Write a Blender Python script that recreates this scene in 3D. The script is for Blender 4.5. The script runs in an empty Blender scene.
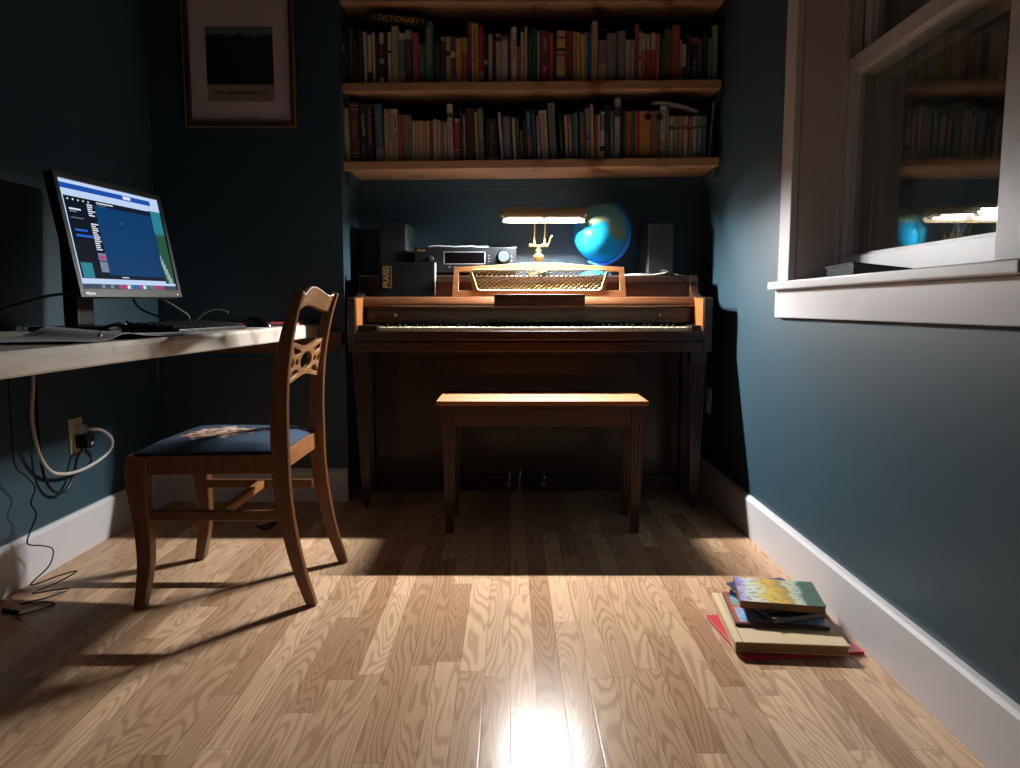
import bpy, bmesh, math, random
from mathutils import Vector, Matrix
random.seed(7)
COL = bpy.context.scene.collection
PI = math.pi
# ------------------------------------------------------------------ helpers
def srgb(h):
    r = []
    for i in (0, 2, 4):
        v = int(h[i:i+2], 16) / 255
        r.append(v / 12.92 if v <= .04045 else ((v + .055) / 1.055) ** 2.4)
    return (*r, 1)
MATS = {}
def newmat(name):
    m = bpy.data.materials.new(name); m.use_nodes = True
    nt = m.node_tree
    return m, nt, nt.nodes['Principled BSDF']
def node(nt, t, ins=None, **at):
    n = nt.nodes.new(t)
    for k, v in at.items(): setattr(n, k, v)
    for k, v in (ins or {}).items():
        if hasattr(v, 'is_output'): nt.links.new(v, n.inputs[k])
        else: n.inputs[k].default_value = v
    return n
def plain(name, hexc, rough=.6, metal=0, var=.12, scale=30, bump=0, spec=.5, coat=0):
    """one colour with a little procedural mottling"""
    if name in MATS: return MATS[name]
    m, nt, p = newmat(name)
    c = srgb(hexc)
    tc = node(nt, 'ShaderNodeTexCoord')
    nz = node(nt, 'ShaderNodeTexNoise', {'Vector': tc.outputs['Object'], 'Scale': scale, 'Detail': 3})
    mx = node(nt, 'ShaderNodeMix', {0: nz.outputs[0]}, data_type='RGBA')
    mx.inputs[6].default_value = tuple(x * (1 - var) for x in c[:3]) + (1,)
    mx.inputs[7].default_value = tuple(min(1, x * (1 + var)) for x in c[:3]) + (1,)
    nt.links.new(mx.outputs[2], p.inputs['Base Color'])
    p.inputs['Roughness'].default_value = rough; p.inputs['Metallic'].default_value = metal
    p.inputs['Specular IOR Level'].default_value = spec
    p.inputs['Coat Weight'].default_value = coat
    if bump:
        b = node(nt, 'ShaderNodeBump', {'Height': nz.outputs[0], 'Strength': bump, 'Distance': .002})
        nt.links.new(b.outputs[0], p.inputs['Normal'])
    MATS[name] = m
    return m
def wood(name, c1, c2, rough=.4, axis='X', scale=1, coat=0, knots=False):
    if name in MATS: return MATS[name]
    m, nt, p = newmat(name)
    tc = node(nt, 'ShaderNodeTexCoord')
    s = {'X': (1.2, 22, 22), 'Y': (22, 1.2, 22), 'Z': (22, 22, 1.2)}[axis]
    mp = node(nt, 'ShaderNodeMapping', {'Vector': tc.outputs['Object'], 'Scale': tuple(v * scale for v in s)})
    n1 = node(nt, 'ShaderNodeTexNoise', {'Vector': mp.outputs[0], 'Scale': 1.6, 'Detail': 5, 'Distortion': 1.2})
    n2 = node(nt, 'ShaderNodeTexNoise', {'Vector': mp.outputs[0], 'Scale': 9, 'Detail': 4})
    ad = node(nt, 'ShaderNodeMath', {0: n1.outputs[0], 1: n2.outputs[0]}, operation='ADD')
    rp = node(nt, 'ShaderNodeMapRange', {0: ad.outputs[0], 1: .7, 2: 1.3})
    mx = node(nt, 'ShaderNodeMix', {0: rp.outputs[0]}, data_type='RGBA')
    mx.inputs[6].default_value = srgb(c1); mx.inputs[7].default_value = srgb(c2)
    out = mx.outputs[2]
    if knots:
        n3 = node(nt, 'ShaderNodeTexNoise', {'Vector': tc.outputs['Object'], 'Scale': 5, 'Detail': 2})
        r3 = node(nt, 'ShaderNodeMapRange', {0: n3.outputs[0], 1: .62, 2: .72})
        m3 = node(nt, 'ShaderNodeMix', {0: r3.outputs[0], 6: out}, data_type='RGBA')
        m3.inputs[7].default_value = srgb(knots); out = m3.outputs[2]
    nt.links.new(out, p.inputs['Base Color'])
    p.inputs['Roughness'].default_value = rough; p.inputs['Coat Weight'].default_value = coat
    p.inputs['Coat Roughness'].default_value = .15
    b = node(nt, 'ShaderNodeBump', {'Height': n2.outputs[0], 'Strength': .08, 'Distance': .002})
    nt.links.new(b.outputs[0], p.inputs['Normal'])
    MATS[name] = m
    return m
def glow(name, hexc, strength):
    if name in MATS: return MATS[name]
    m, nt, p = newmat(name)
    p.inputs['Base Color'].default_value = (.001, .001, .001, 1)
    p.inputs['Emission Color'].default_value = srgb(hexc)
    p.inputs['Emission Strength'].default_value = strength
    p.inputs['Roughness'].default_value = .5; p.inputs['Specular IOR Level'].default_value = .02
    MATS[name] = m
    return m
def C(hexc, rough=.65): return plain('paint_' + hexc + str(rough), hexc, rough, var=.1)

def box(bm, x0, x1, y0, y1, z0, z1, mi=0, M=None):
    v = [bm.verts.new(M @ Vector(p) if M else p) for p in
         ((x0, y0, z0), (x1, y0, z0), (x1, y1, z0), (x0, y1, z0), (x0, y0, z1), (x1, y0, z1), (x1, y1, z1), (x0, y1, z1))]
    for q in ((0, 3, 2, 1), (4, 5, 6, 7), (0, 1, 5, 4), (1, 2, 6, 5), (2, 3, 7, 6), (3, 0, 4, 7)):
        f = bm.faces.new([v[i] for i in q]); f.material_index = mi
def loft(bm, secs, mi=0, caps=True, closed=True):
    rings = [[bm.verts.new(p) for p in s] for s in secs]
    n = len(rings[0])
    for a, b in zip(rings, rings[1:]):
        for i in range(n if closed else n - 1):
            j = (i + 1) % n
            f = bm.faces.new((a[i], a[j], b[j], b[i])); f.material_index = mi
    if caps and closed:
        for r in (rings[0][::-1], rings[-1]):
            f = bm.faces.new(r); f.material_index = mi
def prism(bm, poly, axis, a, b, mi=0):
    """extrude a 2D outline along an axis; poly gives the two other coordinates in xyz order"""
    def mk(p, t):
        return {'X': (t, p[0], p[1]), 'Y': (p[0], t, p[1]), 'Z': (p[0], p[1], t)}[axis]
    loft(bm, [[mk(p, a) for p in poly], [mk(p, b) for p in poly]], mi)
def smooth_path(pts, n=8):
    P = [Vector(p) for p in pts]
    out = []
    for i in range(len(P) - 1):
        p0 = P[i-1] if i else P[0] * 2 - P[1]
        p1, p2 = P[i], P[i+1]
        p3 = P[i+2] if i + 2 < len(P) else P[-1] * 2 - P[-2]
        for k in range(n):
            t = k / n
            out.append(.5 * ((2*p1) + (p2-p0)*t + (2*p0-5*p1+4*p2-p3)*t*t + (3*p1-p0-3*p2+p3)*t**3))
    out.append(P[-1])
    return out
def tube(bm, pts, r, n=8, mi=0, smooth=True, sub=8):
    P = smooth_path(pts, sub) if smooth else [Vector(p) for p in pts]
    up = Vector((0, 0, 1)); secs = []
    t0 = (P[1] - P[0]).normalized()
    a = t0.cross(up)
    if a.length < .1: a = t0.cross(Vector((1, 0, 0)))
    a.normalize()
    for i, p in enumerate(P):
        t = (P[min(i+1, len(P)-1)] - P[max(i-1, 0)])
        if t.length < 1e-9: t = t0.copy()
        t.normalize()
        a = (a - t * a.dot(t))
        if a.length < 1e-4: a = t.cross(Vector((.3, .5, .8)))
        a.normalize(); b = t.cross(a)
        rr = r(i / (len(P)-1)) if callable(r) else r
        secs.append([p + rr * (math.cos(2*PI*k/n) * a + math.sin(2*PI*k/n) * b) for k in range(n)])
    loft(bm, secs, mi)
def lathe(bm, prof, c, n=24, mi=0, axis='Z'):
    secs = []
    for r, h in prof:
        s = []
        for k in range(n):
            q = 2 * PI * k / n
            u, v = r * math.cos(q), r * math.sin(q)
            s.append({'Z': (c[0]+u, c[1]+v, c[2]+h), 'Y': (c[0]+u, c[1]+h, c[2]+v), 'X': (c[0]+h, c[1]+u, c[2]+v)}[axis])
        secs.append(s)
    loft(bm, secs, mi)
def world_loc(o):
    v = Vector((0, 0, 0))
    while o: v += o.location; o = o.parent
    return v
def obj(name, bm, mats, parent=None, local=False, smooth=False, bevel=0, seg=2, keep=False):
    if isinstance(bm, bpy.types.Mesh): me = bm; me.name = name
    else:
        bmesh.ops.recalc_face_normals(bm, faces=bm.faces)
        me = bpy.data.meshes.new(name); bm.to_mesh(me); bm.free()
    if not isinstance(mats, (list, tuple)): mats = [mats]
    for m in mats: me.materials.append(m)
    o = bpy.data.objects.new(name, me); COL.objects.link(o)
    if parent is None:
        if not keep:
            xs = [v.co for v in me.vertices]
            c = Vector(((min(v.x for v in xs)+max(v.x for v in xs))/2, (min(v.y for v in xs)+max(v.y for v in xs))/2, min(v.z for v in xs)))
            me.transform(Matrix.Translation(-c)); o.location = c
    else:
        o.parent = parent
        if not local: me.transform(Matrix.Translation(-world_loc(parent)))
    if smooth:
        for p in me.polygons: p.use_smooth = True
        try: me.set_sharp_from_angle(angle=math.radians(40))
        except Exception: pass
    if bevel:
        md = o.modifiers.new('edge', 'BEVEL'); md.width = bevel; md.segments = seg; md.limit_method = 'ANGLE'
        md.angle_limit = math.radians(35)
    return o
def tag(o, label, cat, group=None, kind=None):
    if kind: o['kind'] = kind
    if label: o['label'] = label
    if cat: o['category'] = cat
    if group: o['group'] = group
    return o
def thing(name, label, cat, loc=(0, 0, 0), rz=0, group=None):
    o = bpy.data.objects.new(name, None); COL.objects.link(o)
    o.location = loc; o.rotation_euler = (0, 0, rz); o.empty_display_size = .05
    return tag(o, label, cat, group)
def struct(name, bm, mats, parent=None, **k):
    o = obj(name, bm, mats, parent, **k)
    if parent is None: o['kind'] = 'structure'
    return o
def shape2d(outer, holes, thick, M, bev=0):
    """filled 2D outline with holes, given thickness, placed by matrix M (x,y in plane, z = thickness)"""
    cu = bpy.data.curves.new('outline', 'CURVE'); cu.dimensions = '2D'; cu.fill_mode = 'BOTH'
    cu.extrude = thick / 2; cu.bevel_depth = bev
    for pl in [outer] + holes:
        sp = cu.splines.new('POLY'); sp.points.add(len(pl) - 1)
        for q, p in zip(sp.points, pl): q.co = (p[0], p[1], 0, 1)
        sp.use_cyclic_u = True
    t = bpy.data.objects.new('outline', cu); COL.objects.link(t)
    dg = bpy.context.evaluated_depsgraph_get(); dg.update()
    me = bpy.data.meshes.new_from_object(t.evaluated_get(dg))
    bpy.data.objects.remove(t); bpy.data.curves.remove(cu)
    me.materials.clear(); me.transform(M)
    return me
def text_mesh(s, size, M, thick=.0004, width=None):
    cu = bpy.data.curves.new('writing', 'FONT'); cu.body = s; cu.size = size; cu.extrude = thick
    cu.align_x = 'CENTER'; cu.align_y = 'CENTER'; cu.offset = size * .012
    t = bpy.data.objects.new('writing', cu); COL.objects.link(t)
    dg = bpy.context.evaluated_depsgraph_get(); dg.update()
    me = bpy.data.meshes.new_from_object(t.evaluated_get(dg))
    bpy.data.objects.remove(t); bpy.data.curves.remove(cu)
    if width:
        w = max(v.co.x for v in me.vertices) - min(v.co.x for v in me.vertices)
        me.transform(Matrix.Diagonal((width / w, 1, 1, 1)))
    me.materials.clear(); me.transform(M)
    return me
def frame(o, x, y):
    """matrix whose columns are the in-plane x, y and their normal, at origin o"""
    x = Vector(x).normalized(); y = Vector(y).normalized(); z = x.cross(y)
    return Matrix(((x.x, y.x, z.x, o[0]), (x.y, y.y, z.y, o[1]), (x.z, y.z, z.z, o[2]), (0, 0, 0, 1)))
def BM(): return bmesh.new()
# ------------------------------------------------------------------ room dimensions (metres)
XL, XR = -1.45, .872          # left wall, right wall
YP, YA = 3.06, 3.38           # picture wall, back of the piano alcove
XA = -.685                    # left cheek of the alcove
ZC = 2.45; YB = -3.6          # ceiling, wall behind the camera
# ------------------------------------------------------------------ setting materials
def wall_mat():
    m, nt, p = newmat('teal_wall_paint')
    tc = node(nt, 'ShaderNodeTexCoord')
    n1 = node(nt, 'ShaderNodeTexNoise', {'Vector': tc.outputs['Object'], 'Scale': 2.2, 'Detail': 4})
    n2 = node(nt, 'ShaderNodeTexNoise', {'Vector': tc.outputs['Object'], 'Scale': 160, 'Detail': 3})
    mx = node(nt, 'ShaderNodeMix', {0: n1.outputs[0]}, data_type='RGBA')
    mx.inputs[6].default_value = (.026, .060, .083, 1); mx.inputs[7].default_value = (.030, .069, .094, 1)
    nt.links.new(mx.outputs[2], p.inputs['Base Color'])
    p.inputs['Roughness'].default_value = .48; p.inputs['Specular IOR Level'].default_value = .5
    b = node(nt, 'ShaderNodeBump', {'Height': n2.outputs[0], 'Strength': .06, 'Distance': .001})
    nt.links.new(b.outputs[0], p.inputs['Normal'])
    return m
def floor_mat():
    m, nt, p = newmat('oak_strip_floor')
    tc = node(nt, 'ShaderNodeTexCoord')
    sp = node(nt, 'ShaderNodeSeparateXYZ', {0: tc.outputs['Object']})
    X, Y = sp.outputs[0], sp.outputs[1]
    def mth(op, a, b=None, c=None):
        d = {0: a}
        if b is not None: d[1] = b
        if c is not None: d[2] = c
        return node(nt, 'ShaderNodeMath', d, operation=op).outputs[0]
    W = .05715
    xs = mth('DIVIDE', X, W); xi = mth('FLOOR', xs); fx = mth('FRACT', xs)
    w1 = node(nt, 'ShaderNodeTexWhiteNoise', {'W': xi}, noise_dimensions='1D').outputs[0]
    w2 = node(nt, 'ShaderNodeTexWhiteNoise', {'W': mth('ADD', xi, 57.3)}, noise_dimensions='1D').outputs[0]
    L = mth('MULTIPLY_ADD', w2, .5, .42)
    ys = mth('DIVIDE', mth('MULTIPLY_ADD', w1, 9.1, Y), L)
    yi = mth('FLOOR', ys); fy = mth('FRACT', ys)
    idv = node(nt, 'ShaderNodeCombineXYZ', {0: xi, 1: yi, 2: 3.7})
    wn = node(nt, 'ShaderNodeTexWhiteNoise', {'Vector': idv.outputs[0]}, noise_dimensions='3D')
    sc = node(nt, 'ShaderNodeSeparateColor', {0: wn.outputs['Color']})
    r, g, b_ = sc.outputs[0], sc.outputs[1], sc.outputs[2]
    # grain coordinates, shifted per board
    gx = mth('MULTIPLY_ADD', r, 40, mth('MULTIPLY', X, 15))
    gy = mth('MULTIPLY_ADD', g, 40, mth('MULTIPLY', Y, 1.9))
    gv = node(nt, 'ShaderNodeCombineXYZ', {0: gx, 1: gy, 2: b_})
    nz = node(nt, 'ShaderNodeTexNoise', {'Vector': gv.outputs[0], 'Scale': .9, 'Detail': 1.5, 'Roughness': .4})
    ring = mth('SINE', mth('MULTIPLY', nz.outputs[0], mth('MULTIPLY_ADD', b_, 70, 95)))
    ringm = node(nt, 'ShaderNodeMapRange', {0: ring, 1: -.2, 2: 1.0, 3: 0, 4: 1}).outputs[0]
    fv = node(nt, 'ShaderNodeCombineXYZ', {0: mth('MULTIPLY', X, 420), 1: mth('MULTIPLY', Y, 14), 2: r})
    fib = node(nt, 'ShaderNodeTexNoise', {'Vector': fv.outputs[0], 'Scale': 1, 'Detail': 3}).outputs[0]
    cr = node(nt, 'ShaderNodeValToRGB', {0: mth('ADD', mth('MULTIPLY', g, .8), mth('MULTIPLY', nz.outputs[0], .2))})
    e = cr.color_ramp; e.elements[0].position = .05; e.elements[0].color = (.41, .237, .134, 1)
    e.elements[1].position = .95; e.elements[1].color = (.75, .51, .325, 1)
    q = e.elements.new(.3); q.color = (.53, .338, .207, 1)
    q = e.elements.new(.65); q.color = (.61, .405, .258, 1)
    dk = mth('ADD', mth('MULTIPLY', ringm, .29), mth('MULTIPLY', fib, .30))
    f1 = mth('SUBTRACT', 1.14, dk)
    mul = node(nt, 'ShaderNodeMix', {0: 1.0, 6: cr.outputs[0]}, data_type='RGBA', blend_type='MULTIPLY')
    cmb = node(nt, 'ShaderNodeCombineColor', {0: mth('POWER', f1, .8), 1: f1, 2: mth('POWER', f1, 1.15)})
    nt.links.new(cmb.outputs[0], mul.inputs[7])
    ex = mth('MINIMUM', fx, mth('SUBTRACT', 1, fx)); ex = mth('MULTIPLY', ex, W)
    ey = mth('MULTIPLY', mth('MINIMUM', fy, mth('SUBTRACT', 1, fy)), L)
    ed = mth('MINIMUM', ex, ey)
    gap = node(nt, 'ShaderNodeMapRange', {0: ed, 1: .0004, 2: .0011, 3: 1, 4: 0}).outputs[0]
    fin = node(nt, 'ShaderNodeMix', {0: mth('MULTIPLY', gap, .55), 6: mul.outputs[2]}, data_type='RGBA')
    fin.inputs[7].default_value = (.10, .055, .03, 1)
    nt.links.new(fin.outputs[2], p.inputs['Base Color'])
    hgt = node(nt, 'ShaderNodeMapRange', {0: ed, 1: 0, 2: .0022, 3: 0, 4: 1}).outputs[0]
    hh = mth('ADD', hgt, mth('MULTIPLY', fib, .10))
    hh = mth('ADD', hh, mth('MULTIPLY', nz.outputs[0], .3))
    b = node(nt, 'ShaderNodeBump', {'Height': hh, 'Strength': .25, 'Distance': .0004})
    nt.links.new(b.outputs[0], p.inputs['Normal'])
    rg = mth('MULTIPLY_ADD', fib, .14, .15)
    nt.links.new(rg, p.inputs['Roughness'])
    p.inputs['Specular IOR Level'].default_value = .08
    return m
WALL = wall_mat(); FLOOR = floor_mat()
TRIM = plain('white_trim_paint', 'cfcdd0', .38, var=.04, scale=12, bump=.05)
DARKWOOD = wood('walnut_piano', '2a1a13', '432a1e', .36, 'X', coat=.25)
DARKWOODZ = wood('walnut_piano_upright', '2a1a13', '432a1e', .36, 'Z', coat=.2)
HONEY = wood('honey_wood', 'a86c42', 'c48c5c', .35, 'X', coat=.2)
CHAIRW = wood('chair_wood', '5c3a22', '7c5030', .38, 'Z', 1.3, coat=.2)
SHELFW = wood('pine_shelf', 'a07c5e', 'bc9876', .5, 'X', knots='6e3c22')
DESKW = wood('pale_maple', 'cdc2b2', 'e0d7c8', .45, 'Y', .8, knots='a08a7c')
BRASS = plain('brass', '8f7648', .35, .9, .1)
GOLD = plain('gold_lattice', 'b8a876', .45, .6, .08)
BLACKP = plain('black_plastic', '090a0b', .45, var=.2, spec=.3)
BLACKM = plain('black_satin', '15171a', .5, var=.2)
CHROME = plain('chrome', 'c8ccd0', .15, 1, .03)
WHITEP = plain('white_plastic', 'cfccc4', .45, var=.04)

# ------------------------------------------------------------------ floor, ceiling, walls
b = BM(); box(b, XL-.1, 1.3, YB-.1, YA+.1, -.05, 0); struct('floor', b, FLOOR, keep=True)
b = BM(); box(b, XL-.1, 1.3, YB-.1, YA+.1, ZC, ZC+.05); struct('ceiling', b, plain('ceiling_paint', '77736e', .9, var=.03), keep=True)
b = BM(); box(b, XL-.1, XL, YB, YP, 0, ZC); struct('wall_left', b, WALL, keep=True)
b = BM(); box(b, XL-.1, XA, YP, YA+.1, 0, ZC); struct('wall_picture', b, WALL, keep=True)
b = BM(); box(b, XA, XR, YA, YA+.1, 0, ZC); struct('wall_back', b, WALL, keep=True)
b = BM(); box(b, XL-.1, 1.3, YB-.1, YB, 0, ZC); struct('wall_front', b, WALL, keep=True)
WY0, WY1, WZ0, WZ1 = 1.30, 2.275, .875, 2.10      # window opening
XO = 1.15
b = BM()
box(b, XR, XO, YB, WY0, 0, ZC); box(b, XR, XO, WY1, YA+.1, 0, ZC)
box(b, XR, XO, WY0, WY1, 0, WZ0); box(b, XR, XO, WY0, WY1, WZ1, ZC)
struct('wall_right', b, WALL, keep=True)
def baseboard(name, poly, axis, a, c):
    b = BM(); prism(b, poly, axis, a, c); struct(name, b, TRIM, keep=True)
h = .142
baseboard('baseboard_left', [(XL, 0), (XL+.018, 0), (XL+.018, h-.012), (XL+.012, h-.004), (XL+.010, h), (XL, h)], 'Y', YB, YP)
baseboard('baseboard_right', [(XR, 0), (XR-.018, 0), (XR-.018, h-.012), (XR-.012, h-.004), (XR-.010, h), (XR, h)], 'Y', YB, YA)
baseboard('baseboard_picture', [(YP, 0), (YP-.018, 0), (YP-.018, h-.012), (YP-.012, h-.004), (YP-.010, h), (YP, h)], 'X', XL+.018, XA)
baseboard('baseboard_alcove', [(YA, 0), (YA-.016, 0), (YA-.016, h-.012), (YA-.008, h), (YA, h)], 'X', XA, XR-.018)
# ------------------------------------------------------------------ window
win = bpy.data.objects.new('window_1', None); COL.objects.link(win); win.location = (XR, (WY0+WY1)/2, WZ0); win['kind'] = 'structure'
b = BM(); box(b, .850, XR-.001, WY1-.005, WY1+.083, .900, 2.19); obj('casing_far', b, TRIM, win, bevel=.002)
b = BM(); box(b, .850, XR-.001, WY0-.085, WY0+.008, .900, 2.19); obj('casing_near', b, TRIM, win, bevel=.002)
b = BM(); box(b, .850, XR-.001, WY0-.085, WY1+.083, 2.191, 2.29); obj('casing_head', b, TRIM, win, bevel=.002)
b = BM(); box(b, .828, 1.12, WY0-.09, WY1+.112, .874, .899); obj('sill', b, TRIM, win, bevel=.004, seg=3)
b = BM(); box(b, .853, XR-.001, WY0-.075, WY1+.108, .787, .8725); obj('apron', b, TRIM, win, bevel=.002)
JAMB = plain('jamb_paint', 'd0c6c2', .5, var=.04)
b = BM(); box(b, .873, 1.13, WY1-.012, WY1-.0005, .899, WZ1); obj('jamb_far', b, JAMB, win)
b = BM(); box(b, .873, 1.13, WY0+.0005, WY0+.012, .899, WZ1); obj('jamb_near', b, JAMB, win)
b = BM(); box(b, .873, 1.13, WY0, WY1, WZ1-.012, WZ1-.0005); obj('jamb_head', b, JAMB, win)
b = BM(); box(b, .985, .999, WY1-.024, WY1-.0125, .899, WZ1-.02); obj('stop_bead', b, TRIM, win, bevel=.001)
b = BM(); box(b, 1.040, 1.085, WY1-.020, WY1-.0125, .899, WZ1-.02); obj('sash_track', b, plain('track_brown', '6a6052', .5), win)
def sash(name, x0, x1, z0, z1, railb, railt, st):
    y0, y1 = WY0+.0125, WY1-.0125
    s = BM()
    box(s, x0, x1, y0, y0+st, z0, z1); box(s, x0, x1, y1-st, y1, z0, z1)
    box(s, x0, x1, y0+st, y1-st, z0, z0+railb); box(s, x0, x1, y0+st, y1-st, z1-railt, z1)
    # glazing step
    q = .008; xm = (x0+x1)/2
    box(s, x0+.012, x1-.004, y0+st, y0+st+q, z0+railb, z1-railt); box(s, x0+.012, x1-.004, y1-st-q, y1-st, z0+railb, z1-railt)
    box(s, x0+.012, x1-.004, y0+st+q, y1-st-q, z1-railt-q, z1-railt); box(s, x0+.012, x1-.004, y0+st+q, y1-st-q, z0+railb, z0+railb+q)
    return obj(name, s, TRIM, win, bevel=.0015)
lower = sash('lower_sash', 1.0, 1.036, .9, 1.545, .068, .045, .048)
upper = sash('upper_sash', 1.042, 1.078, 1.50, WZ1-.013, .045, .05, .048)
def glass_mat():
    m, nt, p = newmat('window_glass'); nt.nodes.remove(p)
    out = nt.nodes['Material Output']
    tr = node(nt, 'ShaderNodeBsdfTransparent', {'Color': (.93, .97, .96, 1)})
    gl = node(nt, 'ShaderNodeBsdfGlossy', {'Roughness': 0.0, 'Color': (.95, 1, .98, 1)})
    ge = node(nt, 'ShaderNodeNewGeometry')
    io = node(nt, 'ShaderNodeMapRange', {0: ge.outputs['Backfacing'], 1: 0, 2: 1, 3: 2.7, 4: 1/2.7})
    fr = node(nt, 'ShaderNodeFresnel', {'IOR': io.outputs[0]})
    mx = node(nt, 'ShaderNodeMixShader', {0: fr.outputs[0], 1: tr.outputs[0], 2: gl.outputs[0]})
    # smeared dust on the pane
    tc = node(nt, 'ShaderNodeTexCoord')
    n1 = node(nt, 'ShaderNodeTexNoise', {'Vector': tc.outputs['Object'], 'Scale': 26, 'Detail': 6, 'Roughness': .7})
    r1 = node(nt, 'ShaderNodeMapRange', {0: n1.outputs[0], 1: .58, 2: .8, 3: 0, 4: .05})
    df = node(nt, 'ShaderNodeBsdfDiffuse', {'Color': (.5, .6, .62, 1)})
    m2 = node(nt, 'ShaderNodeMixShader', {0: r1.outputs[0], 1: mx.outputs[0], 2: df.outputs[0]})
    nt.links.new(m2.outputs[0], out.inputs[0])
    return m
GLASS = glass_mat()
def pane(name, x, z0, z1, parent, tilt):
    g = BM(); zc = (z0+z1)/2
    M = Matrix.Translation((x, (WY0+WY1)/2, zc)) @ Matrix.Rotation(math.radians(tilt), 4, 'Y') @ Matrix.Rotation(math.radians(tilt*.3), 4, 'Z')
    hy = (WY1-WY0)/2 - .060; hz = (z1-z0)/2
    v = [g.verts.new(M @ Vector(q)) for q in ((0, -hy, -hz), (0, hy, -hz), (0, hy, hz), (0, -hy, hz))]
    g.faces.new(v)
    return obj(name, g, GLASS, parent)
pane('glass_pane', 1.014, .970, 1.499, lower, 0.0)
pane('glass_pane', 1.026, .970, 1.499, lower, -.45)
pane('glass_pane', 1.060, 1.546, 2.035, upper, 0)
b = BM()
y0, y1, z0, z1 = WY0+.0125, WY1-.0125, .9, WZ1-.013
for a in ((y0, y0+.03, z0, z1), (y1-.03, y1, z0, z1), (y0+.03, y1-.03, z0, z0+.045), (y0+.03, y1-.03, z1-.03, z1), (y0+.03, y1-.03, 1.48, 1.51)):
    box(b, 1.095, 1.115, *a)
storm = obj('storm_frame', b, plain('storm_aluminium', 'a5a3a0', .35, .3), win, bevel=.001)
g = BM()
for x, t in ((1.101, -.90), (1.109, -1.3)):
    for za, zb in ((.945, 1.48), (1.51, z1-.03)):
        k = math.tan(math.radians(t)) * (zb-za)/2
        v = [g.verts.new(q) for q in ((x-k, y0+.03, za), (x-k, y1-.03, za), (x+k, y1-.03, zb), (x+k, y0+.03, zb))]
        g.faces.new(v)
obj('glass_pane', g, GLASS, storm)
# ------------------------------------------------------------------ alcove shelves
def shelf(name, label, zl, zr, th, cleat=True, rows='shelves in the alcove'):
    x0, x1 = XA+.001, XR-.012
    b = BM(); y0, y1 = 3.10, YA-.002
    loft(b, [[(x0, y0, zl-th), (x0, y1, zl-th), (x0, y1, zl), (x0, y0, zl)], [(x1, y0, zr-th), (x1, y1, zr-th), (x1, y1, zr), (x1, y0, zr)]])
    o = obj(name, b, SHELFW, bevel=.002)
    tag(o, label, 'shelf', rows)
    if cleat:
        for nm, (a0, a1, c0, c1) in (('side_cleat', (x0, x0+.018, 3.13, y1-.02)), ('side_cleat', (x1-.008, x1+.010, 3.13, y1-.02)), ('rear_cleat', (x0, x1+.01, y1-.018, y1))):
            c = BM(); s0 = zl-th-.0005 if a0 < 0 and a1 < 0 else zr-th-.0005
            if nm == 'rear_cleat':
                loft(c, [[(a0, c0, zl-th-.045), (a0, c1, zl-th-.045), (a0, c1, zl-th-.0005), (a0, c0, zl-th-.0005)], [(a1, c0, zr-th-.045), (a1, c1, zr-th-.045), (a1, c1, zr-th-.0005), (a1, c0, zr-th-.0005)]])
            else: box(c, a0, a1, c0, c1, s0-.045, s0)
            obj(nm, c, WALL, o, bevel=.001)
    return o
shelf('book_shelf', 'lowest long pine board shelf, above the piano lamp', 1.4153, 1.4328, .034)
shelf('book_shelf', 'middle long pine board shelf with the dictionary lying on its books', 1.7272, 1.7402, .035)
shelf('book_shelf', 'topmost pine board shelf, only its front edge showing at the top', 2.068, 2.072, .030, False)
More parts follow.
